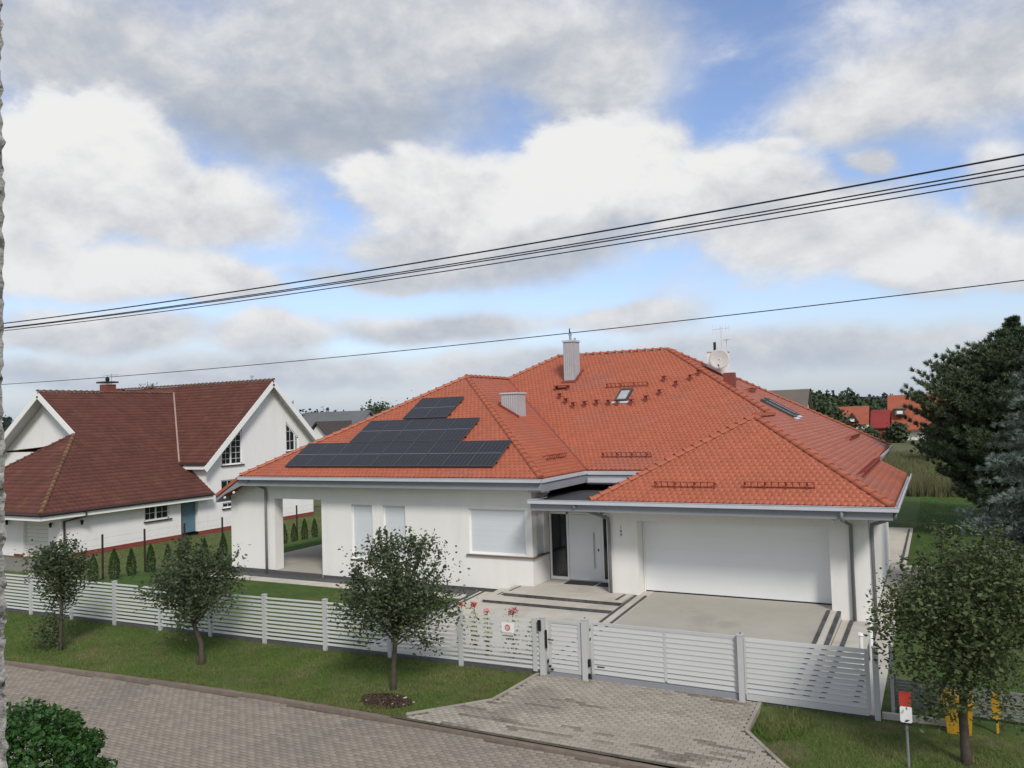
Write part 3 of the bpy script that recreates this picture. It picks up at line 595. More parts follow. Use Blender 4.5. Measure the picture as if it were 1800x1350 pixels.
# downpipes
def pipe(pts, r=0.05): obj('downpipe', MB().tube(pts, r, 10), PIPE, H, smooth=True)
pipe([(-24.2,YW-0.08,ZE-0.14),(-24.2,YW-0.08,3.84),(-23.93,24.02,3.46),(-23.9,24.02,3.30),(-23.9,24.02,0.12)])
pipe([(-9.95,YE-0.08,ZG-0.12),(-9.95,YE-0.08,3.22),(-9.36,24.02,2.72),(-9.34,24.02,2.55),(-9.34,24.02,0.39)])
pipe([(-2.35,YE-0.08,ZG-0.12),(-2.35,YE-0.08,3.05),(-2.27,24.02,2.75),(-2.27,24.02,0.15)])
pipe([(XD+0.06,YE+0.2,ZG-0.12),(XD+0.04,YE+0.25,3.1),(-1.74,24.2,2.75),(-1.76,24.25,2.6),(-1.76,24.25,0.15)])
# windows with shutters
def shuttered(x0, x1, z0, z1, y=24.10):
    w = obj('window', MB().box(x0,x0+0.05,y+0.10,y+0.16,z0,z1).box(x1-0.05,x1,y+0.10,y+0.16,z0,z1).box(x0+0.05,x1-0.05,y+0.10,y+0.16,z1-0.05,z1).box(x0+0.05,x1-0.05,y+0.10,y+0.16,z0,z0+0.05), FRAME, H)
    n = round((z1-z0-0.1)/0.19); hh = (z1-z0-0.1)/n
    for k in range(n): obj('shutter_slat', MB().box(x0+0.05,x1-0.05,y+0.105,y+0.118,z0+0.05+k*hh,z0+0.05+(k+1)*hh-0.0015), SHUT, w)
    return w
shuttered(-19.66,-18.68,0.9,2.92); shuttered(-18.2,-17.2,0.9,2.92)
for a, b in ((-19.7,-18.64),(-18.24,-17.16)): obj('sill', MB().box(a,b,24.05,24.2,0.86,0.897), SILL, H)
bw = obj('bay_window', MB().box(-14.53,-14.47,24.18,24.26,1.36,2.90).box(-12.36,-12.12,24.13,24.2,1.36,2.9).box(-14.47,-12.36,24.18,24.26,1.36,1.42).box(-12.18,-12.115,24.2,24.30,1.36,2.9).box(-14.47,-12.36,24.15,24.26,2.86,2.9), FRAME, H)
for k in range(8): obj('shutter_slat', MB().box(-14.47,-12.38,24.19,24.203,1.42+k*0.18,1.42+(k+1)*0.18-0.0015), SHUT, bw)
for k in range(8): obj('shutter_slat', MB().box(-12.16,-12.145,24.33,25.0,1.34+k*0.193,1.34+(k+1)*0.193-0.0015), SHUT, bw)
obj('frame_post', MB().box(-12.3,-12.19,24.2,24.32,1.3,2.9), FRAME, bw)
obj('sill', MB().poly([(-14.62,24.02,1.335),(-12.0,24.02,1.335),(-12.0,25.26,1.335),(-12.36,25.26,1.335),(-12.36,24.3,1.335),(-14.62,24.3,1.335)], 0.045), SILL, bw)
# entrance door
dr = obj('entrance_door', MB().box(-11.34,-10.16,25.40,25.45,0.42,2.62), DOORW, H)
obj('door_frame', MB().box(-12.06,-12.0,25.39,25.46,0.40,2.70).box(-11.42,-11.35,25.39,25.46,0.40,2.70).box(-10.15,-10.08,25.39,25.46,0.40,2.70).box(-9.56,-9.47,25.39,25.46,0.4,2.7).box(-12.0,-9.56,25.39,25.46,2.63,2.70).box(-12.0,-11.42,25.39,25.46,0.40,0.50).box(-10.08,-9.56,25.39,25.46,0.40,0.50), FRAME, H)
obj('side_glass', MB().box(-11.99,-11.43,25.42,25.44,0.51,2.62), GLASS, H); obj('side_glass', MB().box(-10.07,-9.57,25.42,25.44,0.51,2.62), GLASS, H)
obj('door_handle', MB().tube([(-10.42,25.36,0.85),(-10.42,25.36,2.05)],0.018,8).box(-10.435,-10.405,25.36,25.40,0.98,1.01).box(-10.435,-10.405,25.36,25.40,1.9,1.93), STEEL, dr)
obj('lock', MB().box(-10.29,-10.25,25.385,25.40,1.42,1.50), BLACK, dr)
tag(obj('doormat', MB().box(-11.3,-10.25,24.78,25.3,0.392,0.408), BLACK), 'dark doormat lying directly below the white entrance door', 'doormat')
tag(obj('doormat', MB().box(-10.15,-9.55,24.78,25.3,0.392,0.408), BLACK), 'small dark doormat below the narrow right side glass of the entrance', 'doormat')
# garage door: four wide sections
gd = obj('garage_door', MB().box(-8.44,-8.40,24.62,24.70,0.385,2.655).box(-2.90,-2.86,24.62,24.70,0.385,2.655).box(-8.40,-2.90,24.62,24.70,2.62,2.655), FRAME, H)
for k in range(5):
    z0 = 0.42+k*0.441
    obj('door_section', MB().box(-8.395,-2.905,24.66,24.69,z0+0.0005,z0+0.4405), SECT, gd)
obj('door_seal', MB().box(-8.44,-2.86,24.65,24.70,0.386,0.418).box(-8.46,-8.442,24.64,24.70,0.386,2.655), BLACK, gd)
tag(obj('security_camera', MB().tube([(-2.72,24.10,2.86),(-2.72,23.98,2.83)],0.04,10).box(-2.75,-2.69,24.0,24.1,2.9,2.95), WHITEP), 'small white security camera under the eaves at the garage door right corner', 'camera')
for kx, (x, z) in enumerate(((-25.45, 3.15),(-24.95,3.36))):
    tag(obj('spotlight', MB().tube([(x,YW,z),(x,YW-0.05,z-0.01)],0.045,10), WHITEP), ('lower' if kx == 0 else 'upper')+' of two small round white spotlights under the left verge of the cream house', 'spotlight', 'spotlights on the verge board')
# house number, three small dark numerals one below another
cu = bpy.data.curves.new('n', 'FONT'); 
def text_mesh(name, s, size, loc, rot, m, parent, ext=0.004):
    c = bpy.data.curves.new(name, 'FONT'); c.body = s; c.size = size; c.extrude = ext; c.align_x = 'CENTER'; c.resolution_u = 3
    t = bpy.data.objects.new('tmp', c); COL.objects.link(t); bpy.context.view_layer.update()
    me = bpy.data.meshes.new_from_object(t); bpy.data.objects.remove(t)
    o = _link(name, me, m, parent); org = ORG.get(root_of(parent).name, Vector((0,0,0))) if parent else Vector((0,0,0)); o.location = Vector(loc)-org; o.rotation_euler = rot; return o
for k, ch in enumerate('180'): text_mesh('house_number_digit', ch, 0.12, (-8.97,24.094,2.40-0.115*k), (math.pi/2,0,0), BLACK, H)

# chimneys, roof windows, roof steps, snow guards
def on_plane(pl, x=None, y=None):  # height of a roof plane above a point
    n = pl.n; return pl.O.z-(n.x*(x-pl.O.x)+n.y*(y-pl.O.y))/n.z
ch = obj('chimney', MB().box(-14.82,-14.32,33.26,33.95,7.14,9.30), CHIM, H)
obj('chimney_cap', MB().box(-14.86,-14.28,33.22,33.99,9.30,9.38), GUT, ch)
obj('flue', MB().tube([(-14.6,33.6,9.38),(-14.6,33.6,9.62),(-14.6,33.6,9.66),(-14.6,33.6,9.72)],[0.06,0.06,0.09,0.05],10).tube([(-14.42,33.7,9.38),(-14.42,33.7,9.5)],0.05,8), STEEL, ch)
obj('flue_cowl', MB().tube([(-14.6,33.6,9.72),(-14.63,33.6,9.84),(-14.61,33.6,9.95)],[0.05,0.03,0.02],8), BLACK, ch)
obj('chimney_flashing', MB().prism([(-14.90,33.12,on_plane(P3,0,33.12)+0.03),(-14.22,33.12,on_plane(P3,0,33.12)+0.03),(-14.22,34.15,on_plane(P3,0,34.15)+0.03),(-14.90,34.15,on_plane(P3,0,34.15)+0.03)], (0,0,0.05)), REDM, ch)
obj('service_step', MB().box(-15.0,-14.3,32.45,32.75,7.30,7.33).box(-14.95,-14.91,32.5,32.75,7.0,7.3).box(-14.4,-14.36,32.5,32.75,7.0,7.3), REDM, roof)
zc = lambda x: ZE+T*(XB-x)
c2 = obj('chimney', MB().prism([(-15.55,28.6,zc(-15.55)-0.2),(-14.83,28.6,zc(-14.83)-0.2),(-14.83,28.6,6.93),(-15.55,28.6,6.93)], (0,0.75,0)), CHIM, H)
obj('chimney_cap', MB().box(-15.59,-14.79,28.56,29.39,6.93,6.99), GUT, c2)
obj('chimney_flashing', MB().bar((-15.65,28.54,zc(-15.65)+0.06),(-14.75,28.54,zc(-14.75)+0.06),0.10,0.09), REDM, c2)
# chimney with aerials on the far right slope
c3 = obj('chimney', MB().box(-8.92,-8.12,35.6,36.4,6.9,8.58), WALLN, H); obj('chimney_cap', MB().box(-8.95,-8.09,35.57,36.43,8.58,8.62), GUT, c3)
obj('chimney_flashing', MB().prism([(-9.1,35.45,zr(-9.1)+0.04),(-7.9,35.45,zr(-7.9)+0.04),(-7.9,36.7,zr(-7.9)+0.04),(-9.1,36.7,zr(-9.1)+0.04)], (0,0,0.08)), REDM, c3)
obj('flue_cowl', MB().tube([(-8.66,36.0,8.62),(-8.66,36.0,9.05)],0.06,8), BLACK, c3)
obj('vent_pipe', MB().box(-7.62,-7.20,32.9,33.3,zr(-7.2)-0.2,7.52), REDB, H)
def roof_window(pl, a0, a1, v0, v1, painted_sky=True):
    w = MB()
    def slab(x0, x1, y0, y1, h0, h1, mm):
        P = [pl.at(x0,y0,h0),pl.at(x1,y0,h0),pl.at(x1,y1,h0),pl.at(x0,y1,h0)]; mm.prism([tuple(p) for p in P], pl.n*(h1-h0))
    slab(a0,a0+0.07,v0,v1,0.0,0.11,w); slab(a1-0.07,a1,v0,v1,0.0,0.11,w); slab(a0+0.07,a1-0.07,v0,v0+0.1,0.0,0.11,w); slab(a0+0.07,a1-0.07,v1-0.1,v1,0.0,0.12,w)
    o = obj('roof_window', w, mat('dark_grey_metal', (0.05,0.055,0.06), 0.5), H)
    p = MB(); slab(a0+0.075,a1-0.075,v0+0.105,v1-0.105,0.06,0.085,p); obj('pane', p, mat('sky_lit_pane', (0.33,0.34,0.35), 0.12, 0.25, 2, spec=0.6) if painted_sky else GLASS, o)  # the pane's pale grey base colour stands in for sky light on glass
    f = MB(); slab(a0-0.08,a1+0.08,v0-0.16,v0-0.01,0.03,0.055,f); obj('window_flashing', f, GUT, o)
roof_window(P3, -11.80-XB, -11.25-XB, (31.47-YM)*SEC, (32.33-YM)*SEC)
for y0 in (33.35, 34.35, 35.25, 36.1): pass
for (ya, yb, xa_, xb_) in ((33.0,33.75,-6.25,-5.0),(34.3,35.1,-6.35,-5.1)):
    roof_window(P6, ya-YE, yb-YE, (XD-xb_)*SEC, (XD-xa_)*SEC)
STPS = [(-14.44,31.87),(-13.97,31.46),(-13.5,31.14),(-13.0,31.19),(-12.49,31.24),(-11.95,31.21),(-11.55,31.19),(-10.96,31.19),(-10.4,31.4),(-9.96,31.82),(-10.06,32.84),(-9.43,32.4),(-8.94,32.83),(-8.68,33.19)]
for x, y in STPS:
    z = on_plane(P3, x, y); obj('roof_step', MB().box(x-0.10,x+0.10,y-0.08,y+0.14,z+0.24,z+0.27).bar((x-0.03,y-0.02,z+0.25),(x-0.03,y-0.04,z-0.02),0.09,0.03).bar((x-0.02,y+0.14,z+0.27),(x-0.02,y+0.02,z+0.02),0.03,0.05), REDM, roof)
def guard(pl, a0, a1, v, hoop=False):
    m_ = MB(); n = round((a1-a0)/0.19); Hh = 0.22
    def B(p, q, w=0.02): m_.bar(tuple(p), tuple(q), w, w)
    for h in (0.06, Hh): B(pl.at(a0,v,h), pl.at(a1,v,h))
    for k in range(n+1):
        a = a0+(a1-a0)*k/n; B(pl.at(a,v,0.02), pl.at(a,v,Hh), 0.018)
        if k % 3 == 0: B(pl.at(a,v+0.18,0.02), pl.at(a,v,Hh), 0.025); B(pl.at(a,v-0.06,0.02), pl.at(a,v,0.1), 0.025)
    obj('snow_guard', m_, REDM, roof)
guard(P3, -12.51-XB, -10.71-XB, (32.58-YM)*SEC); guard(P3, -10.95-XB, -9.1-XB, (27.84-YM)*SEC)
guard(P4, -7.56-XC, -5.8-XC, (23.40-YE)*SEC); guard(P4, -4.95-XC, -3.08-XC, (23.43-YE)*SEC)
guard(P2, 25.44-YW, 27.0-YW, (XB+12.13)*SEC); guard(P6, 25.5-YE, 33.2-YE, 0.9*SEC); guard(P6, 35.5-YE, 39.8-YE, 2.1*SEC); guard(P6, 34.3-YE, 35.6-YE, 5.8*SEC)

# solar panels ------------------------------------------------------------
COLW = 1.035
def solar(label, x, y):
    """one framed panel with its two halves, x left edge, y lower edge in plan"""
    loc = Vector((x, y, on_plane(P1, x, y))); th = thing('solar_panel', label, 'solar panel', loc, 'solar panels on the front roof slope')
    a0 = x-XA; v0 = (y-YW)*SEC; Lh = 1.64
    def slab(mm, x0, x1, y0, y1, h0, h1):
        mm.prism([tuple(P1.at(a0+p, v0+q, h0)) for p, q in ((x0,y0),(x1,y0),(x1,y1),(x0,y1))], P1.n*(h1-h0)); return mm
    f = MB(); w = COLW-0.012
    for q in ((0,0.014,0,Lh),(w-0.014,w,0,Lh),(0.014,w-0.014,0,0.02),(0.014,w-0.014,Lh-0.02,Lh)): slab(f, *q, 0.075, 0.118)
    obj('frame', f, mat('solar_frame_dark', (0.075,0.078,0.088), 0.4, 0.05), th)
    n = 6
    for hlf in (0, 1):
        y0 = 0.022 if hlf == 0 else Lh/2+0.012; y1 = Lh/2-0.012 if hlf == 0 else Lh-0.022
        c = MB()
        for k in range(n):
            cw = (w-0.032)/n; slab(c, 0.016+k*cw+0.010, 0.016+(k+1)*cw-0.010, y0, y1, 0.09, 0.1115)
        obj('cell_row', c, SOLAR, th)
    b = slab(MB(), 0.015, w-0.015, 0.021, Lh-0.021, 0.08, 0.106); obj('backsheet', b, mat('solar_backsheet', (0.10,0.105,0.125), 0.35), th)
    b = slab(MB(), 0.015, w-0.015, Lh/2-0.008, Lh/2+0.008, 0.106, 0.112); obj('mid_bar', b, SOLF, th)
ordn = ['first','second','third','fourth','fifth','sixth','seventh','eighth','ninth']
for i in range(9): solar(f'{ordn[i]} dark solar panel from the left in the long bottom row of nine', -22.65+i*COLW, 23.86)
for i in range(5): solar(f'{ordn[i]} dark solar panel from the left in the middle row of five', -20.62+i*COLW, 25.33)
for i in range(2): solar(f'{"left" if i == 0 else "right"} dark solar panel of the top row of two', -19.12+i*COLW, 26.86)
rl = thing('mounting_rails', 'thin metal rails carrying the solar panel rows on the front roof', 'rails', (-18,25,4.5))
for (xa_, xb_, ys) in ((-22.7,-13.3,(24.1,24.95)),(-20.67,-15.4,(25.6,26.4)),(-19.15,-17.0,(27.1,27.95))):
    for y in ys: a = P1.at(xa_-XA,(y-YW)*SEC,0.055); b = P1.at(xb_-XA,(y-YW)*SEC,0.055); obj('rail', MB().bar(tuple(a),tuple(b),0.04,0.035), BLACK, rl)

# dish and aerials
def dish(label, c, axis, R, m):
    th = thing('satellite_dish', label, 'satellite dish', c); axis = Vector(axis).normalized(); a = axis.orthogonal().normalized(); b = axis.cross(a); vs, fs = [], []
    for j in range(6):
        rr = R*j/5
        for k in range(24): t = 2*math.pi*k/24; vs.append(tuple(Vector(c)+(a*math.cos(t)+b*math.sin(t))*rr+axis*(0.16*R*(rr/R)**2)))
    for j in range(5):
        for k in range(24): fs.append((j*24+k, j*24+(k+1) % 24, (j+1)*24+(k+1) % 24, (j+1)*24+k))
    mb = MB(); mb.v = vs; mb.f = fs; o = obj('reflector', mb, m, th, fix=False, smooth=True); md = o.modifiers.new('s', 'SOLIDIFY'); md.thickness = 0.012
    tip = Vector(c)+axis*R*0.9+Vector((0,0,-R*0.75)); obj('feed_arm', MB().tube([tuple(Vector(c)+Vector((0,0,-R))), tuple(tip)], 0.014, 6), PIPE, th)
    obj('receiver', MB().tube([tuple(tip), tuple(tip-axis*0.1)], 0.035, 8), BLACK, th)
    obj('mount', MB().tube([tuple(Vector(c)-axis*0.25), tuple(c)], 0.03, 6), PIPE, th); return th
dish('round pale grey satellite dish in front of the white roof chimney', (-8.27,35.15,8.22), (0.06,-1,0.18), 0.45, DISH)
def yagi(name, label, base, top, boomdir, L, n, w, m, tilt=0):
    th = thing(name, label, 'antenna', base); obj('mast', MB().tube([base, top], 0.018, 6), m, th)
    d = Vector(boomdir).normalized(); c = Vector(top)-Vector((0,0,0.1)); p, q = c-d*L/2, c+d*L/2; obj('boom', MB().tube([tuple(p),tuple(q)],0.012,6), m, th)
    s = d.cross(Vector((0,0,1))).normalized() if tilt == 0 else Vector((0,0,1))
    for k in range(n): r = p+d*(L*k/(n-1)); ww = w*(1-0.4*k/n); obj('element', MB().tube([tuple(r-s*ww/2),tuple(r+s*ww/2)],0.006,5), m, th)
    return th
ALU = mat('pale_aluminium', (0.60,0.55,0.53), 0.5, 0.05)
yagi('tv_antenna', 'tall pale television antenna with upright elements above the white roof chimney', (-8.4,36.2,8.6), (-8.4,36.2,9.75), (1,0.2,0.05), 0.7, 6, 0.5, ALU, 1)
yagi('tv_antenna', 'lower small pale television antenna on the same mast height beside the dark flue', (-8.2,36.3,8.6), (-8.2,36.3,9.25), (0.6,-0.8,0), 0.5, 5, 0.35, ALU)

# ------------------------------------------------------------------ FENCE AND GATES
def FP(x, z=0.0, dy=0.0): return (x, float(yf(x))+dy, z)
SL0, PITCHS, NSL, SLH = 0.235, 0.1065, 11, 0.060
def panel(parent, xa, xb, dy=0.0, z0=SL0, n=NSL, m=FENCE, name='slat', sh=SLH):
    for k in range(n):
        z = z0+k*PITCHS; h = sh if k < n-1 else 0.05
        obj(name, MB().bar(FP(xa, z, dy), FP(xb, z, dy), 0.022, h, (0,0.32,1)), m, parent)
def post(parent, x, w=0.10, top=1.385, name='post', bot=0.0, d=0.10, dy=0.0):
    y = float(yf(x))+dy; o = obj(name, MB().box(x-w/2,x+w/2,y-d/2,y+d/2,bot,top), FENCE, parent); obj('post_cap', MB().box(x-w/2-0.008,x+w/2+0.008,y-d/2-0.008,y+d/2+0.008,top,top+0.015), FENCE, o)
fe = thing('slat_fence', 'long pale grey aluminium slat fence along the verge left of the wicket gate', 'fence', FP(-16))
XP = [-28.3,-26.4,-24.4,-22.42,-20.45,-18.45,-16.45,-14.42,-12.42,-10.4,-8.26]
for i, x in enumerate(XP[:-1]): post(fe, x, 0.11); panel(fe, x+0.06, XP[i+1]-0.06)
post(fe, XP[-1], 0.13)
for i in range(len(XP)-1): x0, x1 = XP[i], XP[i+1]; obj('base_board', MB().bar(FP(x0,0.07,0.03),FP(x1,0.07,0.03),0.05,0.20), PLINTH, fe)
obj('frame_post', MB().box(-8.50,-8.40,16.78,16.86,0.16,1.36), FENCE, fe)
tag(obj('intercom', MB().box(-8.34,-8.26,16.74,16.765,1.10,1.34), BLACK), 'small dark intercom panel on the fence post left of the wicket gate', 'intercom')
sg = thing('fence_sign', 'white square notice with a faded red round emblem fixed to the fence slats', 'sign', (-9.1,16.72,1.1))
obj('plate', MB().box(-9.28,-8.95,16.735,16.745,0.99,1.21), WHITEP, sg); obj('emblem', MB().tube([(-9.115,16.734,1.10),(-9.115,16.728,1.10)],0.072,24), PINKP, sg)
obj('emblem_mark', MB().box(-9.16,-9.07,16.722,16.727,1.11,1.122).box(-9.16,-9.08,16.722,16.727,1.085,1.095).box(-9.15,-9.1,16.722,16.727,1.06,1.07), WHITEP, sg)
obj('plate', MB().box(-9.26,-8.97,16.74,16.75,0.93,0.985), SOFF, sg)
# wicket gate
wg = thing('wicket_gate', 'narrow pale grey slatted wicket gate with a black lever handle', 'gate', (-7.7,16.8,0))
FR = lambda mb, x0, x1, z0, z1, w: mb.bar(FP(x0,(z0+z1)/2),FP(x0+w,(z0+z1)/2),0.05,z1-z0).bar(FP(x1-w,(z0+z1)/2),FP(x1,(z0+z1)/2),0.05,z1-z0).bar(FP(x0+w,z1-0.03),FP(x1-w,z1-0.03),0.045,0.06).bar(FP(x0+w,z0+0.04),FP(x1-w,z0+0.04),0.045,0.08)
obj('gate_frame', FR(MB(), -8.10, -7.30, 0.20, 1.35, 0.07), FENCE, wg)
for k in range(10): obj('slat', MB().bar(FP(-8.03,0.325+k*0.105),FP(-7.37,0.325+k*0.105),0.022,0.084,(0,0.35,1)), FENCE, wg)
obj('strike_plate', MB().box(-8.17,-8.13,16.76,16.80,0.72,1.12), BLACK, wg); obj('handle', MB().tube([(-8.07,16.77,0.93),(-8.07,16.72,0.93),(-7.94,16.72,0.93)],0.013,8), BLACK, wg)
obj('latch', MB().box(-8.09,-8.04,16.76,16.79,0.30,0.34).box(-8.05,-7.98,16.76,16.785,0.24,0.27), BLACK, wg); obj('kick_plate', MB().bar(FP(-8.1,0.14),FP(-7.3,0.14),0.02,0.10), GUTD, wg)
gp = thing('gate_post', 'tall pale grey post between the wicket gate and the sliding gate', 'post', (-7.2,16.85,0)); post(gp, -7.20, 0.14, 1.43, d=0.14, bot=-0.05); obj('post_knob', MB().tube([(-7.2,16.84,1.44),(-7.2,16.84,1.48)],0.02,8), PIPE, gp)
obj('roller', MB().box(-7.12,-7.07,16.74,16.80,0.42,0.58).box(-7.12,-7.07,16.74,16.80,0.16,0.26), BLACK, gp)
# sliding gate in two bays
sl = thing('sliding_gate', 'wide pale grey sliding driveway gate of closely set horizontal slats', 'gate', (-5.5,16.85,0))
obj('gate_frame', MB().bar(FP(-7.08,0.8,.06),FP(-7.02,0.8,.06),0.05,1.15).bar(FP(-5.42,0.8,.06),FP(-5.36,0.8,.06),0.04,1.05).bar(FP(-3.92,0.8,.06),FP(-3.86,0.8,.06),0.05,1.15).bar(FP(-7.02,1.35,.06),FP(-3.92,1.35,.06),0.05,0.05), FENCE, sl)
obj('bottom_rail', MB().bar(FP(-7.08,0.15,.06),FP(-3.86,0.15,.06),0.08,0.12), GUTD, sl)
for a, b in ((-7.02,-5.42),(-5.36,-3.92)):
    for k in range(10): obj('slat', MB().bar(FP(a,0.285+k*0.1075,.06),FP(b,0.285+k*0.1075,.06),0.022,0.086,(0,0.35,1)), FENCE, sl)
obj('maker_plate', MB().box(-6.95,-6.78,16.86,16.868,0.40,0.42), BLACK, sl)
gp2 = thing('gate_post', 'tall pale grey post at the right end of the wide sliding gate', 'post', (-3.78,16.85,0)); post(gp2, -3.78, 0.11, 1.42, d=0.14, bot=-0.05); obj('post_knob', MB().tube([(-3.78,16.84,1.43),(-3.78,16.84,1.47)],0.02,8), PIPE, gp2)
rf = thing('slat_fence', 'short pale grey slatted fence section right of the driveway, ending at the yellow box', 'fence', (-2.5,16.85,0))
for k in range(11): obj('slat', MB().bar(FP(-3.70,0.30+k*0.1035,.02),FP(-1.45,0.30+k*0.1035,.02),0.022,0.080,(0,0.35,1)), FENCE, rf)
obj('fence_frame', MB().bar(FP(-3.72,0.8,.02),FP(-3.68,0.8,.02),0.04,1.12).bar(FP(-1.45,0.8,.02),FP(-1.38,0.8,.02),0.05,1.15).bar(FP(-3.7,0.19,.02),FP(-1.42,0.19,.02),0.06,0.12), FENCE, rf)
post(rf, -1.27, 0.10, 1.42, bot=-0.02); post(rf, -1.02, 0.06, 1.38, dy=0.35)
obj('base_board', MB().bar(FP(-3.7,0.05,.04),FP(-1.3,0.05,.04),0.05,0.14), PLINTH, rf)
obj('base_board', MB().bar((-1.2,16.95,0.10),(-0.1,17.0,0.10),0.08,0.18), CONC, rf)
# rolled dark mesh fence further right
mf = thing('mesh_fence', 'low dark grey panel fence behind the road marker post at the right corner', 'fence', (-0.5,17.4,0))
for k in range(9): obj('bar', MB().bar((-1.1,17.5,0.18+k*0.06),(1.6,17.45,0.18+k*0.06),0.02,0.042), PIPE, mf)
for x in (-1.0,0.2,1.4): obj('post', MB().box(x-0.03,x+0.03,17.52,17.58,0.0,0.75), PIPE, mf)
# garden light posts near the right corner
for k, (x, y, z) in enumerate(((-1.62,20.6,1.0),(-1.75,19.6,0.92))):
    t = thing('garden_light', ('rear' if k == 0 else 'front')+' slim white bollard garden light beside the side path', 'garden light', (x,y,0.1), 'bollard lights on the side path')
    obj('pole', MB().tube([(x,y,0.1),(x,y,z)],0.045,10), WHITEP, t); obj('cap', MB().tube([(x,y,z),(x,y,z+0.04)],[0.075,0.06],12), WHITEP, t)

# ------------------------------------------------------------------ NEIGHBOUR HOUSE
NP = 0.72; E_ = -41.3; NZ = 1.74; NH = thing('house', 'white two storey house with a brown red tiled roof and steep gables at the left', 'house', (-46, 34, -0.9))
X1 = -41.92
PEAK = (-46.9, 31.3, NZ+NP*5.6); AR = (-50.8, 31.5, NZ+NP*9.5)
BP = 0.93; BY, BZ, BE = 42.49, 9.14, 36.61; BEZ = BZ-BP*(BY-BE)
nw = MB()
wall_y(nw, 27.20, 27.5, -52.0, X1, -0.6, 1.3, [(-50.3,-46.35,-0.6,1.05)]) if False else None
nw.box(-43.0,X1,27.2,27.5,-0.9,1.45).box(-46.1,-45.25,27.2,27.5,-0.9,1.45).box(-45.25,-43.0,27.2,27.5,1.1,1.45).box(-52.0,-46.1,27.2,27.5,-0.9,1.45)
def wall_x(mb, x0, x1, y0, y1, z0, z1, holes):
    cur = y0
    for a, b, c, d in sorted(holes):
        mb.box(x0, x1, cur, a, z0, z1)
        if c > z0: mb.box(x0, x1, a, b, z0, c)
        if d < z1: mb.box(x0, x1, a, b, d, z1)
        cur = b
    mb.box(x0, x1, cur, y1, z0, z1)
wall_x(nw, X1-0.3, X1, 27.503, 37.0, -0.62, 1.6, [(32.38,34.13,0.5,1.38),(34.98,36.3,-0.9,1.33)])
GW = 0.45
# gable wall as a pentagon with window openings built from strips
def gable(mb, x0, x1, yc, zt, pitch, y0, y1, zb, holes):
    ys = sorted({y0, y1, yc} | {h[0] for h in holes} | {h[1] for h in holes}); top = lambda y: zt-pitch*abs(y-yc)
    for a, b in zip(ys[:-1], ys[1:]):
        hs = [h for h in holes if h[0] <= a+1e-6 and h[1] >= b-1e-6]; segs = []; lo = zb
        for h in sorted(hs, key=lambda h: h[2]): segs.append((lo, h[2], False)); lo = h[3]
        if not hs: mb.prism([(x1,a,zb),(x1,b,zb),(x1,b,top(b)),(x1,a,top(a))], (x0-x1,0,0)); continue
        cur_a = cur_b = zb
        for h in sorted(hs, key=lambda h: h[2]):
            mb.prism([(x1,a,cur_a),(x1,b,cur_b),(x1,b,h[2]),(x1,a,h[2])], (x0-x1,0,0))
            if len(h) > 4: ta = h[4]+(h[5]-h[4])*(a-h[0])/(h[1]-h[0]); tb = h[4]+(h[5]-h[4])*(b-h[0])/(h[1]-h[0])
            else: ta = tb = h[3]
            cur_a, cur_b = ta, tb
        mb.prism([(x1,a,cur_a),(x1,b,cur_b),(x1,b,top(b)),(x1,a,top(a))], (x0-x1,0,0))
gable(nw, X1-0.3, X1, BY, BZ-0.15, BP, 37.005, 47.0, -0.62, [(38.28,40.06,3.43,3.43,4.25,5.78),(44.27,45.55,4.06,4.06,6.2,5.0),(38.3,39.3,0.6,0.95),(38.2,39.4,1.75,2.45)])
nw.box(-52.0,X1-0.3,37.0,37.3,1.6,BEZ+0.1).box(-56.0,X1-0.303,46.7,47.0,-0.9,4.6)
nw.prism([(-50.8-5.0,32.35,AR[2]-0.2-NP*5.0),(-46.6,32.35,AR[2]-0.2-NP*4.2),(-50.8,32.35,AR[2]-0.25)], (0,0.3,0)); nw.box(-57.0,-46.6,32.35,32.65,-0.9,4.7)
obj('wall', nw, WALLN, NH)
pb = MB().box(X1-0.02,X1+0.03,27.2,34.97,-1.1,-0.62).box(X1-0.02,X1+0.03,36.3,47.0,-1.1,-0.62).box(-46.1,-45.25,27.17,27.2,-0.95,-0.75); obj('plinth', pb, PLBRICK, NH)
nroof = obj('roof', MB(), None, NH); nb = MB()
def nsh(p): nb.poly([(a,b,c-0.02) for a,b,c in p], 0.14)
LW = -52.5
nsh([(E_,25.7,NZ),PEAK,(LW,25.7,NZ)]); nsh([(E_,25.7,NZ),(E_,37.0,NZ),(-44.0,37.0,NZ+NP*2.7),(-46.9,37.0,PEAK[2]),PEAK])
nsh([(-46.9,31.5,PEAK[2]),(-46.9,39.6,PEAK[2]),(AR[0],42.0,AR[2]),AR]); nsh([(LW-4,31.5,AR[2]-NP*5.7),AR,(AR[0],42.0,AR[2]),(LW-4,42.0,AR[2]-NP*5.7)]); nsh([(LW,25.7,NZ),PEAK,(LW,34,NZ)])
nsh([(E_,BE,BEZ),(E_,BY,BZ),(-60.0,BY,BZ),(-52.0,40.5,BZ-BP*1.99),(-44.0,BE,BEZ)]); nsh([(E_,48.4,BZ-BP*5.91),(E_,BY,BZ),(-60.0,BY,BZ),(-60.0,48.4,BZ-BP*5.91)])
obj('roof_deck', nb, RTILE, nroof)
NS = math.sqrt(1+NP*NP); BS = math.sqrt(1+BP*BP)
nt_ = Tiler(0.30, 0.32, PROFW, 0.035, 'roof_tile')
Q1 = Plane((LW,25.7,NZ), (1,0,0), (0,1,0), NP); nt_.lay(Q1, lambda v: (v/NS, 11.2-v/NS), 5.6*NS-0.03, bond=False)
Q2 = Plane((E_,25.7,NZ), (0,1,0), (-1,0,0), NP)
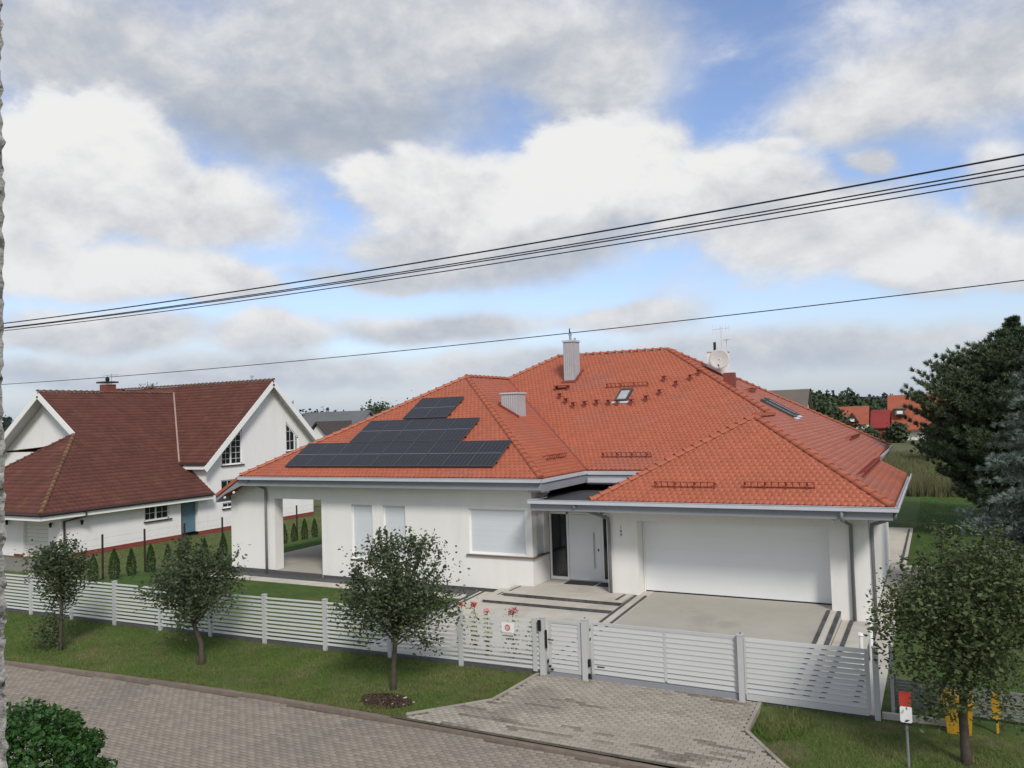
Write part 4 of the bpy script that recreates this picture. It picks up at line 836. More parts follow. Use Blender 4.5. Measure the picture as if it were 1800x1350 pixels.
def q2(v):
    h = v/NS; x = E_-h; z = NZ+NP*h; yb = BY-(BZ-z)/BP
    return (h if h < 5.6 else 5.8, (11.3 if z < BEZ else yb-25.7))
nt_.lay(Q2, q2, 9.5*NS-0.03, bond=False)
Q3 = Plane((-60,BE,BEZ), (1,0,0), (0,1,0), BP)
def q3(v):
    z = BEZ+v/BS*BP; x = E_-(z-NZ)/NP; return ((x+60) if z < AR[2] else 9.0, 18.7)
nt_.lay(Q3, q3, (BY-BE)*BS-0.03, bond=False)
nt_.build(nroof, RTILE, nmax=0)
ridge_run(nroof, up((E_,25.7,NZ)), up(PEAK), RTILEM, r=0.13, step=0.42); ridge_run(nroof, up((LW,25.7,NZ)), up(PEAK), RTILE, r=0.13, step=0.42)
ridge_run(nroof, up(AR), up((-50.8,42,AR[2])), RTILEM, r=0.13, step=0.42); ridge_run(nroof, up((E_,BY,BZ)), up((-60,BY,BZ)), RTILEM, r=0.13, step=0.42)
obj('valley_flashing', MB().bar((-44.0,BE+0.02,BEZ+0.10),(AR[0],BY-(BZ-AR[2])/BP,AR[2]+0.10),0.10,0.05), mat('pinkish_flashing',(0.33,0.22,0.20),0.6), nroof)
# verges, white boards
def board(p, q, h, w=0.05, m=WHITEP): obj('bargeboard', MB().bar(p, q, w, h), m, NH)
board((E_,BE-0.25,BEZ-0.43),(E_,BY,BZ-0.22),0.36); board((E_,48.4,BZ-BP*5.91-0.25),(E_,BY,BZ-0.22),0.36)
obj('verge_soffit', MB().prism([(X1,BE,BEZ-0.30),(E_,BE,BEZ-0.30),(E_,BY,BZ-0.25),(X1,BY,BZ-0.25)], (0,0,0.03)).prism([(X1,48.4,BZ-BP*5.91-0.30),(E_,48.4,BZ-BP*5.91-0.30),(E_,BY,BZ-0.25),(X1,BY,BZ-0.25)], (0,0,0.03)), SOFF, NH)
board((AR[0]+4.0,31.48,AR[2]-NP*4.0-0.22),(AR[0],31.48,AR[2]-0.22),0.36); board((AR[0]-5.6,31.48,AR[2]-NP*5.6-0.22),(AR[0],31.48,AR[2]-0.22),0.36)
obj('verge_soffit', MB().prism([(AR[0]+4.0,32.4,AR[2]-NP*4-0.30),(AR[0]+4.0,31.5,AR[2]-NP*4-0.30),(AR[0],31.5,AR[2]-0.25),(AR[0],32.4,AR[2]-0.25)], (0,0,0.03)).prism([(AR[0]-5.6,32.4,AR[2]-NP*5.6-0.30),(AR[0]-5.6,31.5,AR[2]-NP*5.6-0.30),(AR[0],31.5,AR[2]-0.25),(AR[0],32.4,AR[2]-0.25)], (0,0,0.03)), SOFF, NH)
obj('eaves_board', MB().box(E_-0.02,E_+0.0,25.72,37.0,NZ-0.36,NZ-0.13).box(LW,E_,25.70,25.73,NZ-0.36,NZ-0.13), WHITEP, NH)
obj('soffit', MB().box(X1,E_-0.02,25.74,37.0,NZ-0.36,NZ-0.33).box(LW,X1-0.002,25.74,27.2,NZ-0.36,NZ-0.33), SOFF, NH)
obj('gutter', MB().tube([(E_+0.07,25.6,NZ-0.06),(E_+0.07,37.0,NZ-0.06)],0.075,8).tube([(LW,25.62,NZ-0.06),(E_+0.1,25.62,NZ-0.06)],0.075,8), BROWNM, NH)
obj('eaves_board', MB().box(-44.2,E_,BE-0.02,BE,BEZ-0.40,BEZ-0.15), WHITEP, NH); obj('gutter', MB().tube([(-44.4,BE-0.07,BEZ-0.08),(E_,BE-0.07,BEZ-0.08)],0.07,8), BROWNM, NH)
obj('downpipe', MB().tube([(E_+0.07,28.2,NZ-0.1),(E_+0.07,28.2,1.35),(X1+0.08,27.35,1.15),(X1+0.08,27.35,-0.9)],0.06,8), BROWNM, NH)
# windows of the neighbour
def xwin(y0, y1, z0, z1, cols, rows, sill=True, zt0=None, zt1=None):
    x = X1-0.10; tb = lambda y: (zt0+(zt1-zt0)*(y-y0)/(y1-y0)) if zt0 is not None else z1
    f = MB(); f.box(x-0.04,x+0.04,y0,y0+0.08,z0,tb(y0+0.04)).box(x-0.04,x+0.04,y1-0.08,y1,z0,tb(y1-0.04)).box(x-0.04,x+0.04,y0,y1,z0,z0+0.08); f.bar((x,y0,tb(y0)-0.04),(x,y1,tb(y1)-0.04),0.08,0.08)
    w = obj('window', f, FRAME, NH)
    obj('pane', MB().prism([(x-0.01,y0+0.07,z0+0.07),(x-0.01,y1-0.07,z0+0.07),(x-0.01,y1-0.07,tb(y1-0.07)-0.05),(x-0.01,y0+0.07,tb(y0+0.07)-0.05)], (-0.01,0,0)), GLASS, w)
    for c in cols: obj('mullion', MB().box(x-0.02,x+0.045,c-0.05,c+0.05,z0,tb(c)-0.03), FRAME, w)
    g = MB(); zz = z0+0.08
    for k in range(1, rows): zq = z0+(z1-z0)*k/rows; ya = y0 if zt0 is None or tb(y0) > zq else y0+(zq-zt0)/(zt1-zt0)*(y1-y0) if zt1 > zt0 else y0; yb = y1 if zt0 is None or tb(y1) > zq else y0+(zq-zt0)/(zt1-zt0)*(y1-y0); g.box(x+0.0,x+0.02,ya+0.05,yb-0.05,zq-0.012,zq+0.012)
    edges = [y0]+list(cols)+[y1]
    for a, b in zip(edges[:-1], edges[1:]): c = (a+b)/2; g.box(x+0.001,x+0.019,c-0.012,c+0.012,z0+0.05,tb(c)-0.04)
    obj('glazing_bar', g, FRAME, w)
    if sill: obj('sill', MB().box(X1,X1+0.12,y0-0.08,y1+0.12,z0-0.08,z0-0.02), BROWNM, w)
xwin(32.38,34.13,0.5,1.38,[33.2],2); xwin(38.28,40.06,3.43,5.78,[39.1],6,True,4.25,5.78); xwin(44.27,45.55,4.06,6.2,[45.2],3,True,6.2,5.0)
xwin(38.3,39.3,0.6,0.95,[],1); xwin(38.2,39.4,1.75,2.45,[],1)
nd = obj('door', MB().box(X1-0.28,X1-0.22,35.25,36.25,-0.6,1.3), TEAL, NH); obj('door_side', MB().box(X1-0.28,X1-0.20,34.99,35.25,-0.9,1.3), mat('stone_cladding',(0.12,0.10,0.08),0.9,0.5,9), NH)
gd2 = obj('garage_door', MB().box(-45.25,-43.0,27.36,27.42,-0.90,-0.88), FRAME, NH)
for k in range(9): obj('door_section', MB().box(-45.24,-43.01,27.36,27.40,-0.88+k*0.22,-0.88+(k+1)*0.22-0.012), CREAMD, gd2)
obj('door_lock', MB().tube([(-44.7,27.35,0.05),(-44.7,27.33,0.05)],0.05,10), BLACK, gd2)
for k, (x, y, z, dx, dy) in enumerate(((-41.9,28.3,1.0,0.12,0),(-42.55,27.18,0.98,0,-0.12),(-46.5,27.18,1.0,0,-0.12))):
    t = thing('wall_lamp', ['black lantern wall lamp on the long side wall of the white house','black lantern wall lamp right of the cream garage door','black lantern wall lamp left of the cream garage door at the image edge'][k], 'wall lamp', (x,y,z), 'lantern lamps of the white house')
    obj('bracket', MB().bar((x,y,z+0.1),(x+dx,y+dy,z+0.1),0.03,0.03), BLACK, t); obj('lantern', MB().tube([(x+dx*1.3,y+dy*1.3,z-0.14),(x+dx*1.3,y+dy*1.3,z+0.05),(x+dx*1.3,y+dy*1.3,z+0.14)],[0.05,0.09,0.02],6), BLACK, t)
nc = obj('chimney', MB().box(-56.15,-55.35,39.6,40.4,8.0,9.45), REDB, NH); obj('chimney_cap', MB().box(-56.42,-55.18,39.5,40.5,9.55,9.67), BROWNM, nc)
obj('chimney_cowl', MB().tube([(-55.8,40,9.67),(-55.8,40,9.9),(-55.75,40,10.05)],[0.12,0.16,0.05],8), BLACK, nc)
nc2 = obj('chimney', MB().box(-59.0,-57.3,42.0,42.6,8.6,9.25), REDB, NH)
obj('vent_pipe', MB().tube([(-43.7,42.8,8.6),(-43.7,42.8,9.55)],0.07,8).tube([(-43.7,42.8,9.5),(-43.7,42.8,9.62)],0.12,8), GUT, NH)
yagi('tv_antenna', 'thin flat television antenna on the roof left of the brick chimney', (-56.7,41,9.0), (-56.7,41,10.35), (1,0.3,0), 1.1, 7, 0.55, PIPE)

# ------------------------------------------------------------------ vegetation builders
def leaves(C, size, asp=0.55, up=0.35, jit=0.4):
    """rhombic leaf quads at centres C"""
    n = len(C); d = rng.normal(size=(n, 3)); d[:, 2] = np.abs(d[:, 2])*0.4+up*rng.normal(size=n); d /= np.linalg.norm(d, axis=1)[:, None]
    e_ = rng.normal(size=(n, 3)); w = np.cross(d, e_); w /= np.linalg.norm(w, axis=1)[:, None]
    s = size*rng.uniform(1-jit, 1+jit, n)[:, None]; a = d*s*0.5; b = w*s*asp*0.5; mid = C-a*0.1
    V = np.stack([C-a, mid+b, C+a, mid-b], 1).reshape(-1, 3); F = np.arange(4*n).reshape(n, 4); return V, F
def tree(name, label, base, h_trunk, centre, rad, nclump, nleaf, size, m, lean=(0,0), shoots=30, seed=1, group=None, trunk_r=0.06, cat='tree', clump_r=0.28, extra=None, flat=1.0):
    global rng; rng = np.random.default_rng(seed); rnd = random.Random(seed)
    th = thing(name, label, cat, base, group); B = Vector(base); Cc = Vector(centre)
    top = B+Vector((lean[0], lean[1], h_trunk)); tr = MB()
    mid = B+(top-B)*0.5+Vector((rnd.uniform(-.06,.06)-lean[0]*0.12, rnd.uniform(-.04,.04), 0))
    tr.tube([tuple(B-Vector((0,0,0.05))), tuple(B+(mid-B)*0.3), tuple(mid), tuple(top), tuple(top+(Cc-top)*0.7)], [trunk_r*1.35, trunk_r*1.05, trunk_r*0.9, trunk_r*0.75, trunk_r*0.3], 8)
    cl = []
    while len(cl) < nclump:
        p = np.array([rnd.uniform(-1,1) for _ in range(3)]); r = np.linalg.norm(p)
        if r < 1 and r > 0.25 and rnd.random() < 0.35+0.65*r:
            sc = 1+0.22*math.sin(5*math.atan2(p[1], p[0])+4*p[2]+seed)+rnd.uniform(-.2,.2); cl.append(np.array(Cc)+p*np.array(rad)*sc)
    lv = []
    per = nleaf//(nclump+shoots//2)
    for c in cl:
        st = top+(Cc-top)*rnd.uniform(-0.1, 0.6); q = Vector(c); md = st+(q-st)*0.5+Vector((0,0,rnd.uniform(0,.12)))
        tr.tube([tuple(st), tuple(md), tuple(q)], [trunk_r*0.33, trunk_r*0.2, trunk_r*0.07], 5, False)
        k = int(per*rnd.uniform(0.6,1.4)); g = np.clip(rng.normal(size=(k,3)),-1.7,1.7)*clump_r*np.array([1,1,0.8])*rnd.uniform(0.7,1.2); lv.append(c+g)
    for s in range(shoots):
        a = rnd.uniform(0, 2*math.pi); ph = rnd.uniform(-0.1, 1.3); dr = np.array([math.cos(a)*math.cos(ph), math.sin(a)*math.cos(ph), math.sin(ph)]); st = np.array(Cc)+dr*np.array(rad)*0.85
        L = rnd.uniform(0.25, 0.55)*min(1.3, rad[0]); dv = dr*0.6+np.array([0,0,0.75]); dv /= np.linalg.norm(dv); en = st+dv*L
        tr.tube([tuple(st-dv*0.3), tuple(en)], [0.010, 0.005], 4, False)
        k = int(per*0.28); t = rng.uniform(-0.3,1,k)[:,None]; lv.append(st+dv*L*t+np.clip(rng.normal(size=(k,3)),-1.5,1.5)*0.05*(1.15-t))
    obj('trunk', tr, BARK, th, fix=False, smooth=True)
    C = np.concatenate(lv); V, F = leaves(C, size)
    obj_np('crown', V, F, m, parent=th)
    if extra is not None:
        V, F = leaves(extra, size*0.9); obj_np('sucker_shoots', V, F, m, parent=th)
    return th
# four small trees in the verge
ex = np.concatenate([np.array([-22.05,13.9,0.45])+rng.normal(size=(900,3))*np.array([.24,.22,.28]), np.array([-21.75,14.0,0.9])+rng.normal(size=(400,3))*np.array([.15,.15,.3])])
tree('verge_tree', 'small leafy tree with bushy shoots round its trunk, farthest left in the verge', (-21.55,13.95,-0.0), 1.3, (-21.6,14.0,2.12), (0.68,0.66,0.78), 30, 6200, 0.085, LEAF, (0.05,0), 18, 11, 'small trees along the verge', 0.05, extra=ex, clump_r=0.21)
tree('verge_tree', 'small round leafy tree with a crooked leaning trunk, second from the left in the verge', (-16.75,14.55,-0.0), 1.0, (-17.0,14.6,1.98), (1.08,1.0,0.86), 46, 9500, 0.088, LEAF, (-0.28,0), 24, 23, 'small trees along the verge', 0.07, clump_r=0.26)
tree('verge_tree', 'leafy tree with a straight trunk in bare soil in front of the cream house wall', (-11.0,14.80,-0.0), 1.1, (-10.85,14.85,2.22), (1.04,1.0,1.12), 58, 12000, 0.084, LEAF, (0.08,0), 36, 37, 'small trees along the verge', 0.065, clump_r=0.27)
tree('verge_tree', 'larger olive green tree by the yellow box at the right edge of the picture', (0.15,15.45,-0.02), 1.6, (0.40,15.5,2.42), (1.25,1.15,1.22), 84, 24000, 0.080, LEAFY, (0.03,0), 56, 51, 'small trees along the verge', 0.075, clump_r=0.30)

# round shrub on the near side of the road
def shrub(name, label, c, rad, n, size, m, seed, cat='shrub', base=None):
    global rng; rng = np.random.default_rng(seed); th = thing(name, label, cat, (c[0], c[1], base if base is not None else 0))
    d = rng.normal(size=(n,3)); d /= np.linalg.norm(d,axis=1)[:,None]; az_ = np.arctan2(d[:,1],d[:,0])
    lump = 1+0.07*np.sin(7*az_+3*d[:,2]*4)+0.06*np.sin(13*az_-9*d[:,2])+0.05*np.sin(19*d[:,2]+5*az_)
    r = (1-np.abs(rng.normal(size=n))*0.10)*lump; C = np.array(c)+d*r[:,None]*np.array(rad)
    V, F = leaves(C, size, 0.6, 0.6); obj_np('foliage', V, F, m, parent=th)
    st = MB()
    for k in range(9):
        a = k*0.7; st.tube([(c[0]+0.1*math.cos(a), c[1]+0.1*math.sin(a), base if base is not None else 0), (c[0]+0.6*rad[0]*math.cos(a), c[1]+0.6*rad[1]*math.sin(a), c[2]+0.2)], [0.03,0.01], 5)
    obj('stems', st, BARK, th, fix=False); return th
shrub('round_shrub', 'dense bright green rounded shrub in the near bottom left corner', (-10.55,6.30,1.35), (0.98,0.98,1.08), 24000, 0.070, LEAFB, 5, base=-0.1)

# thuja hedge along the boundary
def thuja_mesh(seed):
    global rng; rng = np.random.default_rng(seed); n = 1500; t = rng.uniform(0,1,n)**0.8; a = rng.uniform(0,2*math.pi,n)
    r = 0.24*np.sin(np.pi*np.clip(0.12+0.88*t,0,1))**0.6*(1-t*0.55)*rng.uniform(0.75,1.05,n)*(1+0.1*np.sin(5*a)); C = np.stack([r*np.cos(a), r*np.sin(a), t*1.12],1); return leaves(C, 0.07, 0.4, 1.2)
pv = thing('thuja', 'young thuja first from the street end of the dark hedge row', 'thuja', (0,0,0), 'young thujas along the boundary')
V, F = thuja_mesh(3); obj_np('foliage', V, F, THUJA, parent=pv); obj('stem', MB().tube([(0,0,-0.05),(0,0,0.8)],[0.02,0.008],6), BARK, pv)
hy = [21.0,21.9,22.75,23.6,24.5,25.5,26.5,27.6,28.7,29.8,30.9,31.7,32.45,33.2,34.0,34.9]
for i, y in enumerate(hy):
    x = -30.25+random.uniform(-.08,.08); loc = (x, y, float(gz(x, y))); sc = random.uniform(0.86,1.12)
    lab = f'young green thuja, {["first","second","third","fourth","fifth","sixth","seventh","eighth","ninth","tenth","eleventh","twelfth","thirteenth","fourteenth","fifteenth","sixteenth"][i]} from the street along the boundary row'
    if i == 0: pv.location = loc; pv.scale = (sc,)*3; pv['label'] = lab
    else: dup(pv, loc, lab, random.uniform(0,6), sc)
# boundary posts with wires
bf = thing('boundary_fence', 'line of slim brown posts with thin wires between the lawn and the neighbour', 'fence', (-30.7,27,0))
for y in (17.4,19.6,21.7,23.7,25.8,28.0,30.2,33.1,35.4,37.5): z = float(gz(-30.7,y)); obj('post', MB().box(-30.73,-30.67,y-0.03,y+0.03,z-0.1,z+1.85), BROWNM, bf)
for k in range(7):
    z = float(gz(-30.7,25)); obj('wire', MB().tube([(-30.7,17.4,z+0.2+k*0.26),(-30.7,37.5,z+0.2+k*0.26)],0.003,4), PIPE, bf)

# conifers
def needles(P, D, n_per, L, w, spread, up=0.0):
    """sprays of thin needle-twig triangles at points P pointing along D"""
    n = len(P)*n_per; P = np.repeat(P, n_per, 0); D = np.repeat(D, n_per, 0); D = D+rng.normal(size=(n,3))*spread; D[:,2] += up; D /= np.linalg.norm(D,axis=1)[:,None]
    s = rng.normal(size=(n,3)); W = np.cross(D, s); W /= np.linalg.norm(W,axis=1)[:,None]; LL = L*rng.uniform(0.6,1.3,n)[:,None]
    V = np.stack([P-W*w/2, P+W*w/2, P+D*LL],1).reshape(-1,3); return V, np.arange(3*n).reshape(n,3)
def conifer(name, label, base, Ht, R, levels, perlev, m, m2, seed, droop=0.1, curl=0.3, tuft=26, nl=0.16, nw=0.03, start=0.08, crowd=1.0, shape=1.0, cat='conifer', prof=None):
    global rng; rng = np.random.default_rng(seed); rnd = random.Random(seed); th = thing(name, label, cat, base); B = np.array(base, float)
    tr = MB(); tr.tube([base, tuple(B+[0.1,0.05,Ht*0.5]), tuple(B+[0,0,Ht*0.98])], [0.018*Ht,0.011*Ht,0.01], 8); P1_, D1_, P2_, D2_ = [], [], [], []
    for l in range(levels):
        f = start+(1-start)*(l+rnd.random()*0.6)/levels; z = f*Ht; rr = R*(1-f)**shape*(1.0 if f > 0.12 else 0.85) if prof is None else R*float(np.interp(f, *prof))
        for k in range(perlev):
            a = rnd.uniform(0, 2*math.pi); L = max(0.25, rr*rnd.uniform(0.72,1.12)); n = max(3, int(L/0.22)); pts = []
            for j in range(n+1):
                t = j/n; pts.append(B+np.array([math.cos(a)*L*t, math.sin(a)*L*t, z-droop*L*t+curl*L*t*t+0.02*L]))
            tr.tube([tuple(pts[0]), tuple(pts[n//2]), tuple(pts[-1])], [0.03,0.018,0.005], 4, False)
            for j in range(1, n+1):
                t = j/n; d = pts[j]-pts[j-1]; d /= np.linalg.norm(d); sw = 0.34*L*(1-t)+0.10; cr = np.array([-d[1],d[0],0.0])
                for q in range(max(2, int(crowd*(2+3*(1-t)*L/2.5)))):
                    o_ = rnd.uniform(-1,1)*sw; pp = pts[j]+cr*o_+np.array([0,0,rnd.uniform(-.06,.05)-0.1*abs(o_)]); dd = d*0.8+cr*np.sign(o_)*0.6+np.array([0,0,0.25])
                    (P2_ if t > 0.72 else P1_).append(pp); (D2_ if t > 0.72 else D1_).append(dd)
    obj('trunk', tr, BARK, th, fix=False)
    V, F = needles(np.array(P1_), np.array(D1_), tuft, nl, nw, 0.75, 0.1); obj_np('crown', V, F, m, parent=th)
    V, F = needles(np.array(P2_), np.array(D2_), tuft, nl, nw, 0.55, 0.35); obj_np('branch_tips', V, F, m2, parent=th)
    return th
conifer('pine_tree', 'broad dark green pine tree rising right of the orange roof', (3.15,42.0,0.05), 9.0, 4.45, 36, 15, PINE, PINEL, 71, 0.02, 0.32, 30, 0.24, 0.045, 0.10, 1.2, 0.62, 'pine tree', ([.1,.3,.5,.62,.78,.9,1],[.6,.85,1,.97,.68,.36,.08]))
conifer('pine_tree', 'second dark pine behind the broad pine, with the thin bare top shoot', (3.5,48.0,0.05), 10.2, 3.2, 32, 12, PINE, PINEL, 73, 0.05, 0.25, 26, 0.22, 0.05, 0.06, 1.0, 0.8, 'pine tree')
conifer('blue_spruce', 'silvery blue spruce with layered branches at the right picture edge', (2.95,26.5,0.08), 8.4, 3.3, 38, 14, SPRUCE, SPRUCE, 77, 0.22, 0.10, 26, 0.14, 0.026, 0.03, 1.2, 0.80, 'spruce')

# grass ------------------------------------------------------------------
def blades(name, n, xr, ok, L, w, m, seed, lean=0.45, zoff=0.0, parent=None):
    global rng; rng = np.random.default_rng(seed); x = rng.uniform(xr[0], xr[1], n); y = rng.uniform(xr[2], xr[3], n); k = ok(x, y); x, y = x[k], y[k]; n = len(x); z = gz(x, y)+zoff
    P = np.stack([x,y,z],1); a = rng.uniform(0,2*np.pi,n); W = np.stack([np.cos(a),np.sin(a),0*a],1)*w/2; D = rng.normal(size=(n,3))*lean; D[:,2] = 1; h = (L*rng.uniform(0.45,1.25,n))[:,None]
    V = np.stack([P-W, P+W, P+D*h],1).reshape(-1,3); o = obj_np(name, V, np.arange(3*n).reshape(n,3), m); o['kind'] = 'stuff'; return o
def verge_ok(x, y):
    l = np.interp(y, [13.5,13.66,15.1,16.95], [-10.2,-9.9,-8.64,-8.4]); r = np.interp(y, [13.5,14.2,15.4,16.95], [-1.95,-2.54,-3.42,-3.44])
    soil = np.hypot((x+10.75)/0.60,(y-14.18)/0.34) < rng.uniform(0.75,1.1,len(x)); bare = (x > -3.4) & (y > 16.2) & (rng.random(len(x)) < 0.75); patch = (np.sin(x*1.3+2)*np.sin(y*2.1+x*0.6) > 0.72) & (rng.random(len(x)) < 0.5)
    return (y > yk(x)+0.15) & (y < yf(x)-0.02) & ((x < l-0.02) | (x > r+0.02)) & ~soil & ~bare & ~patch
blades('verge_grass', 170000, (-29,2.5,12.5,17.0), verge_ok, 0.062, 0.011, BLADE, 91)
blades('verge_grass_tufts', 15000, (-5,-0.5,13.6,17.0), lambda x, y: verge_ok(x, y) & (np.hypot(x+3.1,y-16.1) < 0.8), 0.14, 0.014, BLADE, 92)
blades('kerb_weeds', 9000, (-27,1.5,12.4,13.8), lambda x, y: (np.abs(y-yk(x)-0.15) < 0.05) & ((x < -10) | (x > -2)), 0.07, 0.010, BLADE, 97)
def lawn_ok(x, y): q = -13.62-(y-17)*0.075; return ((x < q-0.05) & (x > -30) & (y > yf(x)+0.1) & (y < 22.8)) | ((x > -30) & (x < -26.3) & (y < 36)) | ((x > -26.3) & (x < -24.5) & (y > 31.6) & (y < 33))
blades('lawn_grass', 130000, (-30.2,-13.5,16.9,36), lawn_ok, 0.042, 0.010, BLADEL, 93, 0.35)
blades('lawn_grass', 60000, (-1.2,6,17.5,58), lambda x, y: ~((x < -0.42) & (y < 33.1)) & ~((x < -1.28) & (y < 43.1)), 0.05, 0.018, BLADEL, 94, 0.35)
blades('meadow_grass', 45000, (-16,8,58,110), lambda x, y: rng.random(len(x)) < (60/y), 0.5, 0.05, DRY, 95, 0.2)
blades('tall_reeds', 9000, (-8,6,58,64), lambda x, y: y > 0, 0.9, 0.06, DRY, 96, 0.12)
blades('rough_grass', 30000, (-41.5,-30.9,17,46), lambda x, y: y > 0, 0.07, 0.02, BLADE, 98)
# soil patch with pebbles round the third tree
pm = [(-10.75+0.64*math.cos(a)*(1+0.12*math.sin(3*a)), 14.18+0.40*math.sin(a)*(1+0.1*math.cos(4*a))) for a in np.linspace(0, 2*math.pi, 24, endpoint=False)]
struct('soil_patch', MB().poly([(x, max(y, float(yk(x))+0.15), float(gz(x, max(y, yk(x)+0.15)))+0.012) for x, y in pm], 0.03), SOIL)
rng = np.random.default_rng(12); n = 900; a = rng.uniform(0,6.283,n); r = np.sqrt(rng.uniform(0,1,n)); cx = -10.75+0.60*r*np.cos(a); cyy = np.maximum(14.18+0.37*r*np.sin(a), 13.62); C = np.stack([cx,cyy,gz(cx,cyy)+0.025],1); V, F = leaves(C, 0.06, 0.5, 0.1); o = obj_np('mulch_chips', V, F, MULCH); o['kind'] = 'stuff'
pbm = bmesh.new()
for k in range(9):
    a = random.uniform(0,6.28); r = math.sqrt(random.random()); x, y = -10.6+0.6*r*math.cos(a), max(13.63, 14.15+0.4*r*math.sin(a)); s = random.uniform(0.018,0.04)
    bmesh.ops.create_icosphere(pbm, subdivisions=1, radius=s, matrix=Matrix.Translation((x,y,float(gz(x,y))+0.02)) @ Matrix.Diagonal((1,random.uniform(.6,1),.6,1)))
me = bpy.data.meshes.new('pebbles'); pbm.to_mesh(me); pbm.free(); o = _link('pebbles', me, PALE, None); o['kind'] = 'stuff'

# flowers behind the fence ------------------------------------------------
def flower(label, x, y, h, r, m, seed, n=90, cat='flower', lf=FLY, nlf=220):
    global rng; rng = np.random.default_rng(seed); z0 = float(gz(x,y))+0.02; th = thing('flower_plant', label, cat, (x,y,z0), 'garden flowers behind the fence')
    C = np.array([x,y,z0+h])+np.clip(rng.normal(size=(n,3)),-1.3,1.3)*np.array([r,r,r*0.6])*0.55; V, F = leaves(C, 0.05, 0.8, 0.6); obj_np('blossom', V, F, m, parent=th)
    C = np.array([x,y,z0+h*0.45])+rng.normal(size=(nlf,3))*np.array([r*0.7,r*0.5,h*0.22]); V, F = leaves(C, 0.085, 0.45, 1.0); obj_np('leaves', V, F, lf, parent=th)
    obj('stem', MB().tube([(x,y,z0-0.02),(x+0.02,y,z0+h)],0.008,5), BARK, th)
flower('tall rose with a round coral red bloom above the fence rail', -10.45, 17.45, 1.28, 0.11, FLR, 1, 60)
flower('pink flowering rose left of the coral red bloom', -10.85, 17.5, 1.22, 0.11, FLP, 2, 45)
flower('pale pink rose between the two flower clumps', -10.05, 17.4, 1.16, 0.10, FLP, 3, 30)
flower('dark red flower clump just behind the fence sign', -9.35, 17.4, 1.20, 0.17, mat('dusty_red_petal', (0.30,0.07,0.06), 0.7, 0.2, island=0.5), 4, 90)
flower('yellow green leafy plant behind the last fence panel', -8.85, 17.6, 0.85, 0.18, FLY, 6, 120)
# road marker post and yellow box ---------------------------------------
mk = thing('road_marker', 'red and white marker board on a slim grey post in the right verge', 'marker post', (-0.70,14.95,-0.02))
obj('pole', MB().tube([(-0.70,14.98,-0.1),(-0.70,14.98,1.2)],0.022,10), PIPE, mk)
def rrect(x0, x1, z0, z1, y, d, r=0.03):
    P = []
    for cx_, cz_, a0 in ((x1-r,z0+r,-90),(x1-r,z1-r,0),(x0+r,z1-r,90),(x0+r,z0+r,180)):
        for k in range(4): a = math.radians(a0+30*k); P.append((cx_+r*math.cos(a), y, cz_+r*math.sin(a)))
    return MB().prism(P, (0,d,0))
obj('white_board', rrect(-0.79,-0.61,0.76,1.02,14.93,0.03), WHITEP, mk); obj('red_board', rrect(-0.795,-0.615,1.022,1.26,14.93,0.03), REDP, mk); obj('board_edge', MB().box(-0.785,-0.62,14.925,14.965,0.735,0.76), BLACK, mk)
yb = thing('grit_box', 'yellow plastic box standing under the tree at the right corner', 'grit box', (0.15,16.85,0.05))
obj('bin', MB().prism([(-0.12,16.65,0.06),(0.26,16.65,0.06),(0.30,16.60,0.58),(-0.16,16.60,0.58)], (0,0.5,0)), YELL, yb); obj('lid', MB().prism([(-0.19,16.55,0.585),(0.33,16.55,0.585),(0.30,16.60,0.70),(-0.14,16.60,0.70)], (0,0.6,0)), YELL, yb)
obj('foot', MB().box(-0.08,0.0,16.68,17.05,-0.02,0.055).box(0.15,0.23,16.68,17.05,-0.02,0.055), YELL, yb)
tag(obj('barrier_panel', MB().box(0.60,0.74,16.9,16.94,0.35,0.8).box(0.66,0.70,16.9,16.94,-0.02,0.35), YELL), 'narrow yellow upright panel right of the yellow box behind the leaves', 'panel')

# cables ------------------------------------------------------------------
def cable(label, pts, r, rf=1.0):
    xs = [p[0] for p in pts]; c = np.polyfit(xs, [p[1] for p in pts], 2); X = np.linspace(-34, 14, 90)
    tag(obj('overhead_cable', MB().tube([(x, 12.0, float(np.polyval(c, x))) for x in X], r, 6), CABLE), label, 'cable', 'overhead cables above the road')
A = [-20.6,-14.61,-7.35,-5.18,-0.89,1.12]
cable('thick black overhead cable, highest of the four in the upper bundle', list(zip(A, [8.76,8.76,8.84,8.89,9.04,9.12])), 0.013)
cable('black overhead cable, second from the top of the upper bundle', list(zip(A, [8.655,8.632,8.72,8.77,8.90,8.98])), 0.010)
cable('black overhead cable, third from the top of the upper bundle', list(zip(A, [8.632,8.617,8.68,8.73,8.85,8.93])), 0.010)
cable('black overhead cable, lowest of the four in the upper bundle', list(zip(A, [8.58,8.54,8.61,8.66,8.77,8.84])), 0.009)
cable('single thin overhead cable crossing low above the roofs', [(-20.6,7.22),(-14.6,7.22),(-6.28,7.30),(-1.71,7.42),(1.04,7.53)], 0.007)
